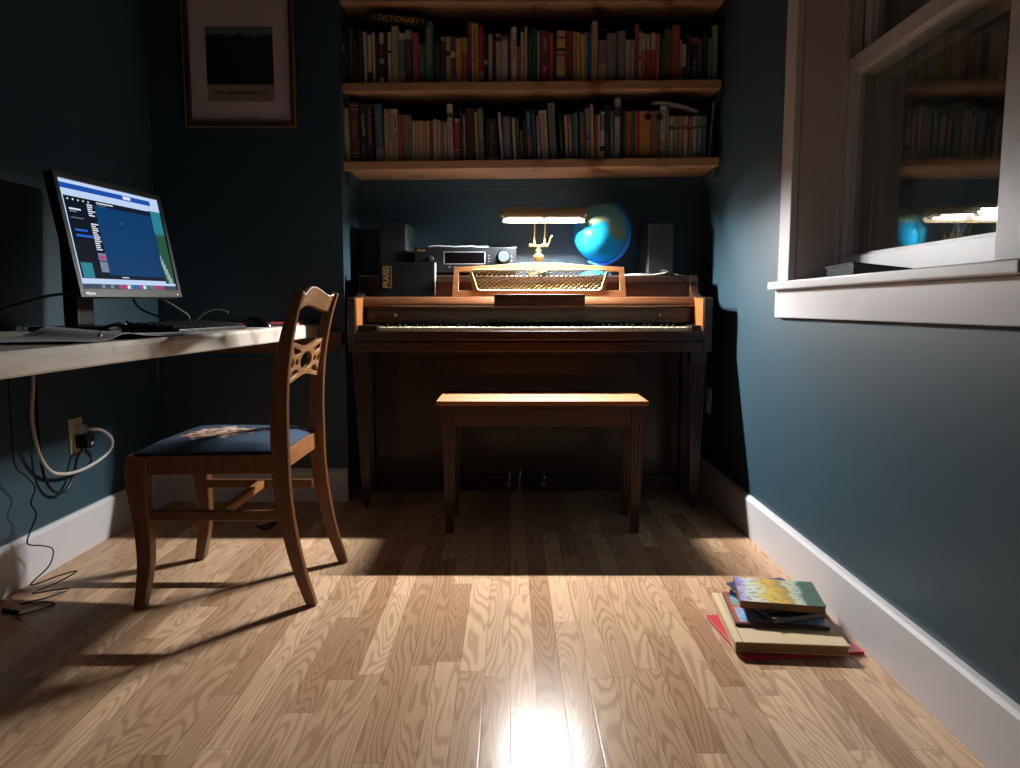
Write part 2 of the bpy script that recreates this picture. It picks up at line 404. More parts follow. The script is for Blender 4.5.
UPPER_ROW='''
-0.687|-0.673|0.227|0.0|191718|w:.55:.72:b0aca4;w:.1:.3:77736c|black book with white spine emblem
-0.672|-0.658|0.227|0.0|1c1a1c|w:.3:.7:55504c|black book with faint grey lettering
-0.6574|-0.641|0.227|0.0|2c292a|w:.15:.9:5d5852|charcoal book with grey spine lines
-0.64|-0.621|0.176|0.0|3a1f1e||dark maroon low book
-0.62|-0.603|0.215|0.0|1c2c38||dark slate blue book
-0.597|-0.583|0.207|-0.004|b8a88a||thin cream book leaning left
-0.582|-0.565|0.195|0.0|b9a98d|b:0:.24:1b1a1c|cream book with black foot band
-0.56|-0.549|0.206|-0.003|b5a68b||thin cream pamphlet
-0.546|-0.535|0.183|0.0|251c26||thin blackish purple book
-0.534|-0.515|0.202|0.0|231d20|b:.79:1:b7ab9c;b:.55:.78:5c2a2a;b:0:.13:b9aea2;b:.4:.5:9a8d80|dark book with cream and red spine patches
-0.5144|-0.501|0.206|0.0|1a191b||slim jet black book
-0.5004|-0.484|0.206|0.0|c5bbad|b:.6:.65:1f1e20|white book with narrow black band
-0.483|-0.455|0.226|0.0|a98d66||broad tan cloth book
-0.4544|-0.429|0.201|0.0|48586a|b:.88:1:b9ad9c;b:0:.25:8f8a86|blue grey book with white head band
-0.4284|-0.401|0.213|0.0|27332e|b:.83:1:8d9dab;w:.3:.7:4d5a50|dark green book with pale blue head
-0.399|-0.373|0.203|0.0|a03a36|b:0:.04:c9b9ae|plain brick red book
-0.372|-0.348|0.158|0.0|3d4f49|w:.3:.8:63756c|low grey green book
-0.347|-0.314|0.243|0.0|2a6156|w:.3:.9:9a9c66|tall teal green book with yellow lettering
-0.312|-0.283|0.163|0.0|1d1f2b|w:.3:.9:4d3a52|low navy black book
-0.282|-0.264|0.185|0.0|2c2722|b:.9:1:8c7a5a;b:0:.09:c9bfae|black book with white library sticker
-0.263|-0.243|0.185|0.0|ab9870|b:.6:.7:3a3028;b:0:.09:cfc6b5|cream book with brown mark and sticker
-0.2424|-0.223|0.185|0.0|4a3a32|b:.55:.68:c5b39a;b:0:.1:cfc6b5|dark brown book with white sticker
-0.222|-0.198|0.178|0.0|c08a44|b:0:.07:cfc6b5|golden orange book with sticker
-0.1974|-0.173|0.18|0.0|a8623c|b:.7:1:a98a58;b:.1:.68:9c3e32;b:0:.08:cfc6b5|rust and tan book with sticker
-0.171|-0.157|0.24|0.0|6d2a3a|b:.0:.25:3a2a45|thin plum coloured tall book
-0.1564|-0.13|0.234|0.0|d0a03e|w:.08:.95:2a2016|tall yellow book with black vertical lettering
-0.1294|-0.106|0.227|0.0|b01a24|b:.08:.22:c8842e;b:0:.07:6a1a22|tall bright red book with yellow foot
-0.1054|-0.091|0.194|0.0|251c1d|b:.38:.46:b9a89a|black book with white oval
-0.089|-0.071|0.194|0.0|b3a0a4||pale lilac white book
-0.07|-0.059|0.183|0.0|1f2230||thin midnight blue book
-0.0584|-0.035|0.196|0.0|a8966f|b:.84:.93:33291f|tan book with dark emblem near top
-0.0344|-0.008|0.187|0.0|b7a6a8|b:.9:1:6d4a63|whitish lilac book with purple head
-0.007|0.003|0.187|0.0|4a3344|b:.12:.2:17151a|thin mauve book
0.004|0.028|0.219|0.0|bfaea6|w:.4:.75:7b6c69|tall pale pink grey book
0.0286|0.043|0.146|0.0|b03a38||short crimson book
0.0436|0.058|0.203|0.0|b9a88e||cream paperback
0.06|0.071|0.223|0.0|c5b7a2||thin tall cream book
0.074|0.09|0.201|0.0|1f342c|w:.2:.9:4a5a46|thin bottle green book
0.091|0.111|0.217|0.0|1f4c3a||forest green book
0.1116|0.121|0.204|0.0|9a8872||thin khaki book
0.122|0.163|0.204|0.0|6d2136|w:.6:.85:b99aa0;w:.2:.3:b99aa0|thick burgundy book with white titling
0.164|0.177|0.194|0.0|b83c32||slim vermilion book
0.179|0.191|0.161|0.0|35353a||short dark grey book
0.1916|0.226|0.204|0.0|c49a48|b:.88:1:c79a4c;b:.84:.88:8a2a26;b:.72:.84:d0a63a;b:.6:.66:2b2520;b:.5:.56:a83a30;b:.36:.5:c07a5c;b:.12:.28:cfae3a;b:0:.12:6f5a48|patchwork spined yellow and red book
0.227|0.255|0.201|0.0|6a2432||plain wine red book
0.257|0.272|0.199|0.0|94844c||thin olive tan book
0.2726|0.289|0.199|0.0|c99a3c||amber yellow paperback
0.29|0.305|0.189|0.0|d3ac44||lemon yellow paperback
0.306|0.316|0.199|0.0|6f95b8||thin sky blue paperback
0.317|0.333|0.199|0.0|23447c||royal blue paperback
0.334|0.358|0.239|0.0|c09a5c|w:.2:.5:7a5a30|tallest tan yellow book
0.362|0.395|0.167|0.0|69567a|b:0:.44:a8834c|low purple book with tan lower half
0.396|0.436|0.194|0.0|6a646f|w:.3:.95:7a737e|broad slate grey book
0.439|0.473|0.201|0.0|6b5f58|w:.1:.95:94866f|grey brown patterned book
0.474|0.491|0.166|0.0|a89c90||low stone coloured book
0.4916|0.51|0.166|0.0|8d7886|w:.1:.9:c0aab4|low lilac striped book
0.511|0.526|0.228|0.0|8a2e38||tall narrow raspberry book
0.527|0.536|0.201|0.0|b9a596|b:.45:.5:7a2a2a|thin ivory book with red band
0.537|0.556|0.193|0.0|b8572c|b:.65:1:b5a288|orange book with cream top third
0.557|0.574|0.189|0.0|a33426|b:.67:1:a8967c|tomato red book with beige top third
0.576|0.595|0.192|0.0|b02c2a|b:.66:1:b9a68c|scarlet book with cream top third
0.596|0.613|0.188|0.0|bc4a2c||plain orange red book
0.618|0.631|0.169|0.0|1c4b48||slim dark teal book
0.632|0.661|0.208|0.0|4c453c||dark olive grey book
0.662|0.695|0.223|0.0|8e3a30|w:.75:.95:b56a5c|tall red brown book
0.697|0.704|0.164|0.0|a88a62||very thin tan booklet
0.705|0.721|0.148|0.0|1f2024|b:.38:1:b7b3b0|short book white above black
0.722|0.738|0.191|0.0|16181f|w:.1:.5:6b6d78|black book beside a white topped one
0.741|0.769|0.172|0.0|1b181d|b:.86:1:7a1f30;w:.1:.5:8a8480|black book with crimson head band
0.7696|0.785|0.168|0.0|46404c|w:.2:.9:625a68|smoky purple grey book
0.79|0.808|0.194|0.0|1a2640||deep navy book
0.811|0.825|0.171|0.0|5c7a7e||pale steel blue book
0.827|0.85|0.221|0.0|5f7a5c|w:.1:.9:7f9478|tall sage green book at the right end
'''
LOWER_ROW='''
-0.683|-0.66|0.219|-0.007|8a9a62||yellow green book leaning at the left end
-0.658|-0.621|0.245|-0.005|45241a|b:.86:.88:a07a4a;b:.92:.94:a07a4a;b:.14:.16:a07a4a;b:.08:.1:a07a4a;w:.4:.7:8a6038|leather brown book with gold bands
-0.617|-0.592|0.235|-0.002|1b191f|w:.45:.8:9a9aa0;w:.1:.3:4d3f66|black book with white spine words
-0.591|-0.564|0.234|-0.004|241d1d|w:.3:.9:7a5a48|black book with brown lettering
-0.554|-0.52|0.234|-0.008|2c4a6b|b:0:.25:6d6a66;w:.5:.9:4f7090|thick denim blue book
-0.519|-0.501|0.213|-0.002|c09a44|w:.5:.95:8a6a30|mustard yellow book
-0.5|-0.483|0.213|0.0|b3a070|w:.4:.9:4a4a6a|cream and violet patterned book
-0.482|-0.463|0.211|-0.001|bca98c|w:.1:.9:3a2a2a|cream book dotted with dark marks
-0.462|-0.447|0.189|-0.001|8d3a36||dull red paperback
-0.4464|-0.436|0.189|0.001|9a4a40||thin rose red paperback
-0.435|-0.422|0.189|0.001|6a7268||thin grey green paperback
-0.421|-0.408|0.188|0.0|5f7d58|w:.5:.9:2c3a2a|leaf green paperback with dark lettering
-0.406|-0.391|0.164|0.0|b39a74||first beige paperback of the matching set
-0.3904|-0.377|0.164|0.0|a98e6c||second beige paperback of the matching set
-0.376|-0.362|0.166|0.0|b8a078||third beige paperback of the matching set
-0.3614|-0.348|0.164|0.0|ab9270||fourth beige paperback of the matching set
-0.347|-0.331|0.164|0.0|b49c76||fifth beige paperback of the matching set
-0.33|-0.316|0.163|0.0|7a2f28||rusty red brown paperback
-0.315|-0.3|0.169|-0.002|b9a68c||ivory paperback
-0.2994|-0.286|0.165|-0.001|a8967a||sand coloured paperback
-0.2854|-0.274|0.163|0.001|7c6c64||mouse brown paperback
-0.273|-0.258|0.157|-0.001|9a8a80||pale taupe paperback
-0.255|-0.232|0.23|-0.006|b8aaa4|b:.76:.84:241f20;w:.1:.6:7a6c6a|tall white book with black emblem
-0.228|-0.206|0.172|-0.002|bb2036|b:.93:1:c8b3ac;b:.25:.29:c79aa0;b:0:.2:9a6a70|cherry red book with pink bands
-0.204|-0.193|0.21|-0.005|17304c||thin navy blue tall book
-0.1924|-0.183|0.19|-0.002|9a9fae||thin silvery white book
-0.18|-0.142|0.212|-0.005|33201f||wide dark chocolate brown book
-0.14|-0.129|0.197|-0.007|b09a4c|b:.7:1:8a9a4a|thin yellow and green book
-0.128|-0.105|0.209|-0.007|5e7456|b:.3:.34:2f3a2c|moss green book
-0.099|-0.05|0.169|-0.003|18171a|w:.15:.9:56555a;b:.02:.12:6a6a70|wide black book with big grey letters
-0.037|-0.025|0.196|-0.014|b5a790||narrow cream book leaning left
-0.024|0.008|0.178|-0.008|4a567c|w:.1:.95:8a6474|violet blue floral book
0.015|0.029|0.171|-0.01|9aa878|b:0:.3:a89a7c|pale lime book
0.03|0.044|0.173|-0.009|4a4232|w:.6:.9:8a7448|brown book with ochre patch
0.046|0.056|0.123|-0.005|5a5c58||short ash grey book
0.057|0.073|0.167|-0.003|16262a||inky teal black book
0.076|0.094|0.197|-0.01|25506a|b:.15:.5:8a5638;w:.6:.95:4a7488|petrol blue book with orange lower part
0.095|0.111|0.203|-0.008|1e2f50|w:.5:.9:4a6080|dark sapphire book
0.116|0.129|0.178|-0.009|84788a|b:.1:.3:a8a0b4|thin lavender book
0.133|0.163|0.202|-0.013|b0a390|w:.2:.9:6a4a44|ivory book with brown script
0.167|0.197|0.23|-0.013|525a58||tall plain pewter grey book
0.211|0.223|0.193|-0.011|1b1d1b|w:.15:.75:8a7440|black book with gold lettering
0.232|0.245|0.181|-0.009|b59c78|b:0:.3:5d8a72|buff and mint striped book
0.246|0.261|0.181|-0.009|9c4a4a|w:.2:.8:cfc2b0|pinkish red and white book
0.2616|0.271|0.189|-0.005|1f5c5c||thin bright teal book
0.272|0.284|0.189|-0.006|2b6a94||azure blue book
0.29|0.313|0.194|-0.004|4d483c|w:.1:.95:6a6350|brown grey patterned thick book
0.315|0.335|0.208|-0.004|66726c|b:.5:.52:2f3432;b:.4:.44:2f3432|grey green book with a dark label
0.336|0.349|0.224|-0.006|b08a70||tall narrow salmon tan book
0.3496|0.361|0.184|0.0|8a3a2c||russet book
0.362|0.372|0.18|0.0|b9948e||shell pink book
0.373|0.392|0.193|0.0|b9b9a8|b:.62:.95:5b5d58;b:.18:.28:161616|white book with black lettering block
0.394|0.413|0.219|0.0|161a24|w:.1:.5:4a4a68|blue black tall book
0.414|0.43|0.195|0.0|2a5a48|w:.1:.6:7a947a|jade green book
0.432|0.456|0.245|0.0|8e8c8c|b:.7:.86:27222a;w:.1:.4:6a6868|tallest grey book with dark band
0.459|0.471|0.206|0.0|14151a||thin pitch black book
0.473|0.484|0.192|0.0|5c4034||thin umber book
0.4846|0.499|0.192|0.0|a3552e||burnt orange paperback
0.4996|0.513|0.192|0.0|2f5a40||emerald green paperback
0.515|0.532|0.194|0.0|9a3234||cardinal red paperback
0.534|0.58|0.193|0.0|b5662c|b:0:.1:8a4a24|wide orange book with black disc
0.581|0.619|0.193|0.0|6d4a34||wide brown book with black disc
0.622|0.646|0.213|-0.002|a3a898|b:0:.35:a3805c;w:.5:.95:6a7a84|white book with tan foot
0.647|0.66|0.204|-0.003|6a6468|w:.2:.9:a8a0a0|dark grey book with pale lettering
0.6606|0.677|0.172|0.0|a8906a|b:.68:.78:3a2e26|first of the uniform set in tan
0.678|0.697|0.172|0.0|6c7c5e|b:.68:.74:3a3e2e|second of the uniform set in green
0.698|0.718|0.172|0.0|a06a68|b:.7:.76:5a3a3a|third of the uniform set in dusty pink
0.7186|0.736|0.171|0.0|b08a78|b:.68:.78:5a3a32|fourth of the uniform set in peach
0.738|0.755|0.171|0.0|8a5e6e|b:.68:.74:4a3040|fifth of the uniform set in mauve
0.7556|0.774|0.171|0.0|a9986a|b:.7:.76:4a3e2a|sixth of the uniform set in straw
0.776|0.795|0.171|0.0|4a7c84|b:.74:.78:1e3a40|seventh of the uniform set in sea blue
0.7956|0.813|0.171|0.0|2c5a78|b:.68:.78:14283c|eighth of the uniform set in steel blue
'''
# ------------------------------------------------------------------ books on the shelves
PAGES = plain('book_pages', 'b9a98c', .8, var=.12, scale=400)
PAGED = plain('book_pages_dim', '8f8470', .8, var=.12, scale=400)
def bc(h):
    c = [int(h[i:i+2], 16)/255 for i in (0, 2, 4)]
    g = sum(c)/3
    c = [min(1, (v*.86+g*.14)**.72) for v in c]
    return C(''.join('%02x' % int(round(v*255)) for v in c))
def row(txt, where, zf, group):
    rows = [l.split('|') for l in txt.strip().split('\n')]
    rnd = random.Random(3)
    for i, (x0, x1, h, dx, col, bands, desc) in enumerate(rows):
        x0, x1, h, dx = float(x0), float(x1), float(h), float(dx)
        w = x1 - x0 - .0006; z = max(zf(x0), zf(x1)) + .0004
        ang = math.atan2(dx, h)                       # lean along the shelf
        dep = min(.20, .115 + .32 * (h - .12)) + rnd.uniform(-.006, .006)
        yf = 3.122 + rnd.uniform(0, .010)
        lab = desc + ', ' + where
        o = thing('book', lab, 'book', (x0, yf, z), 0, group)
        w *= math.cos(ang)
        o.rotation_euler = (0, ang, 0)
        if ang > 0: o.location.z += w * math.sin(ang)
        t = min(.0022, w * .18)
        c = BM(); rn = min(.004, w*.22)
        # cover: rounded spine and two boards
        mats = [bc(col)]; idx = {}
        segs = []
        if bands:
            for bd in bands.split(';'):
                k, a, e, cc = bd.split(':')
                if k == 'b': segs.append((float(a), float(e), cc))
        cuts = sorted({0, 1, *[s[0] for s in segs], *[s[1] for s in segs]})
        out = [(0, rn), (rn*.35, rn*.25), (w*.5, 0), (w-rn*.35, rn*.25), (w, rn)]
        for a, e in zip(cuts, cuts[1:]):
            cc = col
            for s in segs:
                if s[0] <= (a+e)/2 <= s[1]: cc = s[2]; break
            if cc != col and cc not in idx: idx[cc] = len(mats); mats.append(bc(cc))
            mi = idx.get(cc, 0) if cc != col else 0
            poly = [(0, rn+.004)] + out + [(w, rn+.004)]
            prism(c, [(p[0], p[1]) for p in poly], 'Z', a*h, e*h, mi)
        box(c, 0, t, rn+.004, dep, 0, h); box(c, w-t, w, rn+.004, dep, 0, h)
        obj('cover', c, mats, o, local=True)
        pg = BM(); box(pg, t, w-t, rn+.004, dep-.004, .002, h-.0035)
        obj('pages', pg, PAGES if i % 3 else PAGED, o, local=True)
        # worn spine writing: illegible strokes
        for bd in [q for q in bands.split(';') if q.startswith('w')]:
            _, a, e, cc = bd.split(':'); a, e = float(a)*h, float(e)*h
            s = BM(); zz = a; ww = min(w*.55, .012)
            while zz < e:
                st = rnd.uniform(.003, .007)
                x = w/2 + rnd.uniform(-.1, .1)*w
                box(s, x-ww/2*rnd.uniform(.5, 1), x+ww/2*rnd.uniform(.5, 1), -.0005, .0012, zz, min(zz+st, h-.001))
                zz += st + rnd.uniform(.0015, .006)
            obj('spine_mark', s, bc(cc), o, local=True)
    return
zlo = lambda x: 1.4153 + (x+.684)/1.544*.0175
zup = lambda x: 1.7272 + (x+.684)/1.544*.0130
row(UPPER_ROW, 'on the middle shelf', zup, 'books on the middle shelf')
row(LOWER_ROW, 'on the lowest shelf', zlo, 'books on the lowest shelf')
# disc emblems of the two wide books and the tall white one
def emblem(x, z, r, y, mat, names=None):
    for o in COL.objects:
        if o.name.startswith('book') and o.get('label', '').startswith(names):
            b = BM(); lathe(b, [(r, 0), (r, .0012)], (x-o.location.x, -.0008, z-o.location.z), 18, axis='Y')
            obj('spine_disc', b, mat, o, local=True); return
emblem(.568, 1.600, .014, 0, C('2a1a12'), 'wide orange book'); emblem(.616, 1.600, .014, 0, C('2a1a12'), 'wide brown book')
# dictionary lying on the row
d = thing('dictionary', 'thick black paperback dictionary with gold title lying flat on the middle shelf books', 'book', (-.459, 3.122, 1.9625), 0)
d.rotation_euler = (0, math.radians(5.2), 0)
b = BM(); box(b, -.125, .125, 0, .006, 0, .036); box(b, -.125, .125, .006, .19, 0, .0015); box(b, -.125, .125, .006, .19, .0345, .036)
obj('cover', b, C('141316', .45), d, local=True, bevel=.0012)
b = BM(); box(b, -.1235, .1235, .006, .188, .0015, .0345); obj('pages', b, PAGES, d, local=True)
M = frame((.005, -.0004, .0195), (1, 0, 0), (0, 0, 1))
obj('gold_title', text_mesh('DICTIONARY', .030, M, width=.168), plain('gilt', 'd8a24a', .5), d, local=True)
b = BM(); box(b, -.104, -.086, -.0008, .001, .010, .028); box(b, -.118, -.108, -.0008, .001, .006, .010); box(b, .098, .106, -.0008, .001, .012, .030)
box(b, -.08, .09, -.0008, .0006, .0045, .0055)
obj('spine_mark', b, C('6a6670'), d, local=True)
# thin booklets lying on top
b = BM(); box(b, .312, .401, 3.135, 3.27, 1.9478, 1.9505)
tag(obj('booklet', b, C('5a2c24'), bevel=.0005), 'thin reddish booklet lying flat across the yellow and blue paperbacks', 'booklet')
bo = BM()
pts = [(.588, 1.651), (.625, 1.652), (.665, 1.647), (.705, 1.640), (.74, 1.630), (.772, 1.617)]
sm = [(p.x, p.z) for p in smooth_path([(x, 0, z) for x, z in pts], 5)]
loft(bo, [[(x, 3.12, z), (x, 3.29, z), (x, 3.29, z+.008), (x, 3.12, z+.008)] for x, z in sm])
tag(obj('magazine', bo, C('8f8a88'), smooth=True), 'limp grey booklet drooping across the tops of the pale set, lowest shelf', 'booklet')
# tall thin journals leaning at the end
for k, (xa, xb, cc, lab) in enumerate(((.8165, .827, '241a22', 'dark tall folder leaning at the right end of the lowest shelf'),
                                    (.823, .838, 'a9a6a8', 'thin white edged tall journal at the right end of the lowest shelf'))):
    zb = zlo(xa)+.0012; b = BM(); t = .0045 if k == 0 else .003; hh = .218 if k == 0 else .228
    loft(b, [[(xa, 3.125, zb), (xa+t, 3.125, zb), (xa+t, 3.32, zb), (xa, 3.32, zb)], [(xb, 3.125, zb+hh), (xb+t, 3.125, zb+hh), (xb+t, 3.32, zb+hh), (xb, 3.32, zb+hh)]])
    tag(obj('journal', b, C(cc)), lab, 'journal')
# ------------------------------------------------------------------ piano
pno = thing('upright_piano', 'dark walnut spinet piano standing in the alcove under the bookshelves', 'piano', (.076, 3.1, 0))
PX0, PX1 = -.632, .786; IX0, IX1 = -.600, .753
side = [(3.372, .0), (3.372, .952), (3.118, .952)]
side += [(p.x, p.y) for p in smooth_path([(3.108, .948, 0), (3.098, .915, 0), (3.078, .882, 0), (3.03, .865, 0), (2.96, .860, 0), (2.872, .857, 0)], 5)]
side += [(2.862, .850), (2.862, .646), (3.20, .646), (3.20, .0)]
for xa, xb in ((PX0, IX0), (IX1, PX1)):
    b = BM(); prism(b, side, 'X', xa, xb); obj('side_panel', b, DARKWOOD, pno, bevel=.003)
LIT_CHEEK = wood('lamplit_cheek', '8a5026', 'b06f3a', .3, 'Z', coat=.3)
for xa, xb in ((IX0, IX0+.004), (IX1-.004, IX1)):        # thin faces added with lamp light painted into the wood colour
    b = BM(); prism(b, [(2.868, .728), (2.868, .853), (2.96, .856), (3.03, .858), (3.03, .728)], 'X', xa+.0002 if xa < 0 else xa, xb if xa < 0 else xb-.0002)
    tag(obj('lamplit_cheek_face', b, LIT_CHEEK, pno), 'inner cheek face with lamp light in its colour', None)
b = BM(); box(b, IX0, IX1, 2.864, 3.22, .646, .684); box(b, IX0, IX1, 2.872, 2.9, .684, .690); obj('keybed', b, DARKWOOD, pno, bevel=.002)
b = BM(); box(b, IX0, IX1, 2.868, 2.893, .6905, .727); obj('key_slip', b, DARKWOOD, pno, bevel=.003)
for xa, xb in ((IX0+.006, -.519), (.708, IX1-.006)):
    b = BM(); box(b, xa, xb, 2.878, 3.03, .728, .749); obj('key_block', b, plain('ebony_block', '1a0f0b', .35), pno, bevel=.003)
IVORY = plain('ivory', 'd8cfb0', .3, var=.05); EBONY = plain('ebony', '0b0c0d', .25)
kx0, kx1 = -.516, .705; kw = (kx1-kx0)/52
for i in range(52):
    b = BM(); box(b, kx0+i*kw+.0005, kx0+(i+1)*kw-.0005, 2.896, 3.045, .722, .741)
    obj('white_key', b, IVORY, pno, bevel=.001, seg=1)
names = 'ABCDEFG'
for i in range(51):
    if names[i % 7] in 'ACDFG':
        xc = kx0+(i+1)*kw; b = BM()
        loft(b, [[(xc-.006, 2.946, .741), (xc+.006, 2.946, .741), (xc+.006, 3.045, .741), (xc-.006, 3.045, .741)],
                 [(xc-.0045, 2.950, .753), (xc+.0045, 2.950, .753), (xc+.0045, 3.045, .753), (xc-.0045, 3.045, .753)]])
        obj('black_key', b, EBONY, pno, bevel=.001, seg=1)
b = BM(); box(b, IX0+.0045, IX1-.0045, 3.044, 3.062, .7555, .818); box(b, IX0+.0045, IX1-.0045, 3.036, 3.044, .770, .806)
fb = obj('fallboard', b, DARKWOOD, pno, bevel=.002)
for x in (-.468, .612):
    b = BM(); lathe(b, [(.0, -.016), (.007, -.014), (.009, -.008), (.005, -.003), (.004, 0)], (x, 3.036, .789), 16, axis='Y')
    obj('knob', b, BRASS, fb, smooth=True)
# rounded lid lip over the keys
lip = [(p.x, p.y) for p in smooth_path([(3.062, .8195, 0), (3.004, .8195, 0), (2.992, .826, 0), (2.998, .842, 0), (3.012, .858, 0), (3.02, .862, 0)], 4)] + [(3.12, .862), (3.12, .8195)]
b = BM(); prism(b, lip, 'X', IX0+.0045, IX1-.0045); obj('key_lid', b, wood('walnut_lid', '4a2c1b', '6d452b', .25, 'X', coat=.5), pno, smooth=True)
b = BM(); box(b, -.064, .302, 2.968, 2.991, .818, .872)
obj('music_ledge', b, wood('walnut_dark', '24140d', '3a2114', .25, 'X', coat=.5), pno, bevel=.005, seg=3)
b = BM(); box(b, IX0, IX1, 3.121, 3.14, .8625, .922); obj('upper_panel', b, wood('walnut_red', '4a2a1c', '6a3e2a', .35, 'X'), pno, bevel=.001)
b = BM(); box(b, IX0, IX1, 3.108, 3.372, .9225, .951); obj('lid', b, DARKWOOD, pno, bevel=.004, seg=3)
b = BM(); box(b, IX0, IX1, 3.24, 3.258, .075, .6455); box(b, IX0+.10, IX1-.10, 3.236, 3.24, .13, .60); obj('lower_panel', b, DARKWOODZ, pno, bevel=.002)
b = BM(); box(b, IX0, IX1, 3.225, 3.37, .0, .0745); obj('bottom_rail', b, DARKWOOD, pno, bevel=.002)
# fluted, tapering legs
def fluted(cx, cy, z0, z1, ht, hb, flutes=3, dxb=0, dyb=0):
    """square leg, half-width ht at the top, hb at the bottom, with grooves in each face"""
    def ring(h, z, g, ox, oy):
        pts = []
        side_ = []
        n = flutes
        for k in range(n):
            c = -1 + 2*(k+.5+.0)/n * 1.0
            w = .62/n
            side_ += [(c-w, 0), (c-w*.5, g), (c+w*.5, g), (c+w, 0)]
        for r in range(4):
            a = r*PI/2
            pts.append((-1, -1, a))
            for t, d in side_: pts.append((t, -1 + d, a))
        out = []
        for x, y, a in pts:
            X_ = x*math.cos(a)-y*math.sin(a); Y_ = x*math.sin(a)+y*math.cos(a)
            out.append((cx+ox+X_*h, cy+oy+Y_*h, z))
        return out
    b = BM(); H = z1-z0
    loft(b, [ring(hb*.95, z0, .0, dxb, dyb), ring(hb, z0+.03, .0, dxb, dyb), ring(hb, z0+.034, .16, dxb, dyb), ring(ht, z1-.05, .16, 0, 0),
             ring(ht, z1-.046, 0, 0, 0), ring(ht*1.0, z1-.012, 0, 0, 0), ring(ht*1.12, z1-.010, 0, 0, 0), ring(ht*1.12, z1, 0, 0, 0)])
    return b
def caster(x, y, par, r=.013):
    b = BM(); lathe(b, [(.0, -.007), (r, -.006), (r, .006), (.0, .007)], (x, y, r), 14, axis='X')
    box(b, x-.010, x+.010, y-.006, y+.010, r*1.2, .0315)
    return obj('caster', b, plain('caster_metal', '2a2622', .4, .6), par, smooth=False)
for x, dx in ((-.597, .010), (.752, 0)):
    lg = obj('leg', fluted(x, 2.955, .031, .6455, .031, .017, 4, dx), DARKWOODZ, pno)
    caster(x+dx, 2.955, lg)
for x, y, z in ((-.005, 3.155, .046), (.042, 3.135, .034), (.148, 3.155, .046)):
    b = BM()
    tube(b, [(x, 3.225, .060), (x, 3.19, z+.014), (x, y+.012, z+.004), (x, y, z)], lambda t: .0055+.007*max(0, (t-.6)/.4), 10)
    tube(b, [(x+.004, 3.222, .095), (x+.004, 3.222, .060)], .0035, 8, smooth=False)
    obj('pedal', b, plain('pedal_brass', 'd8ccb0', .25, .7), pno, smooth=True)
# music desk with pierced frame and lattice
O = (.120, 3.054, .8635); MD = frame(O, (1, 0, 0), (0, .15, 1))
def T(p): return p
outer = [(-.357, 0), (-.354, .060), (-.349, .120), (-.20, .126), (-.1, .134), (0, .138), (.1, .134), (.20, .126), (.349, .120), (.354, .060), (.357, 0)]
h1 = [(-.334, .022), (-.332, .104), (-.289, .104), (-.270, .022)]
h2 = [(-p[0], p[1]) for p in h1][::-1]
h3 = [(-.255, .030), (-.279, .104), (-.275, .110), (.275, .110), (.279, .104), (.255, .030), (.247, .024), (-.247, .024)]
desk_ = obj('music_desk', shape2d(outer, [h1, h2, h3], .010, MD, .0015), HONEY, pno)
g = BM()
def rail_path(pts, r):
    q = [MD @ Vector((p[0], p[1], .006)) for p in pts]
    tube(g, q + [q[0], ], r, 6, smooth=False)
rail_path([(-.255, .030), (-.279, .104), (-.275, .110), (.275, .110), (.279, .104), (.255, .030), (.247, .024), (-.247, .024)], .0035)
obj('lattice_rim', g, GOLD, desk_, smooth=True)
g = BM()
def inside(x, y): return .026 <= y <= .109 and abs(x) <= .247 + (y-.024)*.32
step = .0205; slope = .82
for sgn in (1, -1):
    for k in range(-30, 31):
        x0 = k*step*1.0
        seg = [(x0+sgn*(y-.067)/slope, y) for y in [.026 + i*.083/24 for i in range(25)]]
        run = [p for p in seg if inside(*p)]
        if len(run) < 2: continue
        a, e = run[0], run[-1]
        A = MD @ Vector((a[0], a[1], .001*sgn)); E = MD @ Vector((e[0], e[1], .001*sgn))
        tube(g, [A, E], .0021, 4, smooth=False)
obj('lattice', g, GOLD, desk_)
b = BM(); lathe(b, [(.0, -.002), (.012, -.002), (.014, 0), (.012, .002), (0, .002)], tuple(MD @ Vector((.02, .092, .006))), 20, axis='Y')
for s in (-1, 1):
    c_ = MD @ Vector((.02+s*.018, .090, .006)); lathe(b, [(.0, -.002), (.007, -.001), (.007, .001), (0, .002)], tuple(c_), 14, axis='Y')
obj('crest_badge', b, plain('pale_badge', 'a8b8a0', .4, .5), desk_, smooth=True)
# ------------------------------------------------------------------ bench
bn = thing('piano_bench', 'dark wooden piano bench with honey coloured lid standing before the piano', 'bench', (.112, 2.72, 0))
BW = wood('bench_walnut', '3c2216', '58341f', .38, 'X', coat=.2)
b = BM(); box(b, -.259, .486, 2.550, 2.885, .476, .4925); obj('lid', b, [wood('bench_top', '8a4a1a', 'a56326', .65, 'X', coat=0)], bn, bevel=.003)
b = BM()
for a in ((-.1975, .4335, 2.598, 2.614, .395, .4655), (-.1975, .4335, 2.854, 2.870, .395, .4655), (-.233, -.217, 2.642, 2.826, .395, .4655), (.453, .469, 2.642, 2.826, .395, .4655)): box(b, *a)
obj('apron', b, BW, bn, bevel=.0015)
b = BM(); box(b, -.243, .480, 2.590, 2.875, .466, .4755); obj('box_floor', b, BW, bn, bevel=.001)
for x, d in ((-.2215, .003), (.4575, -.003)):
    for y in (2.618, 2.850):
        obj('leg', fluted(x, y, 0, .4655, .0235, .0145, 3, d), BW, bn)
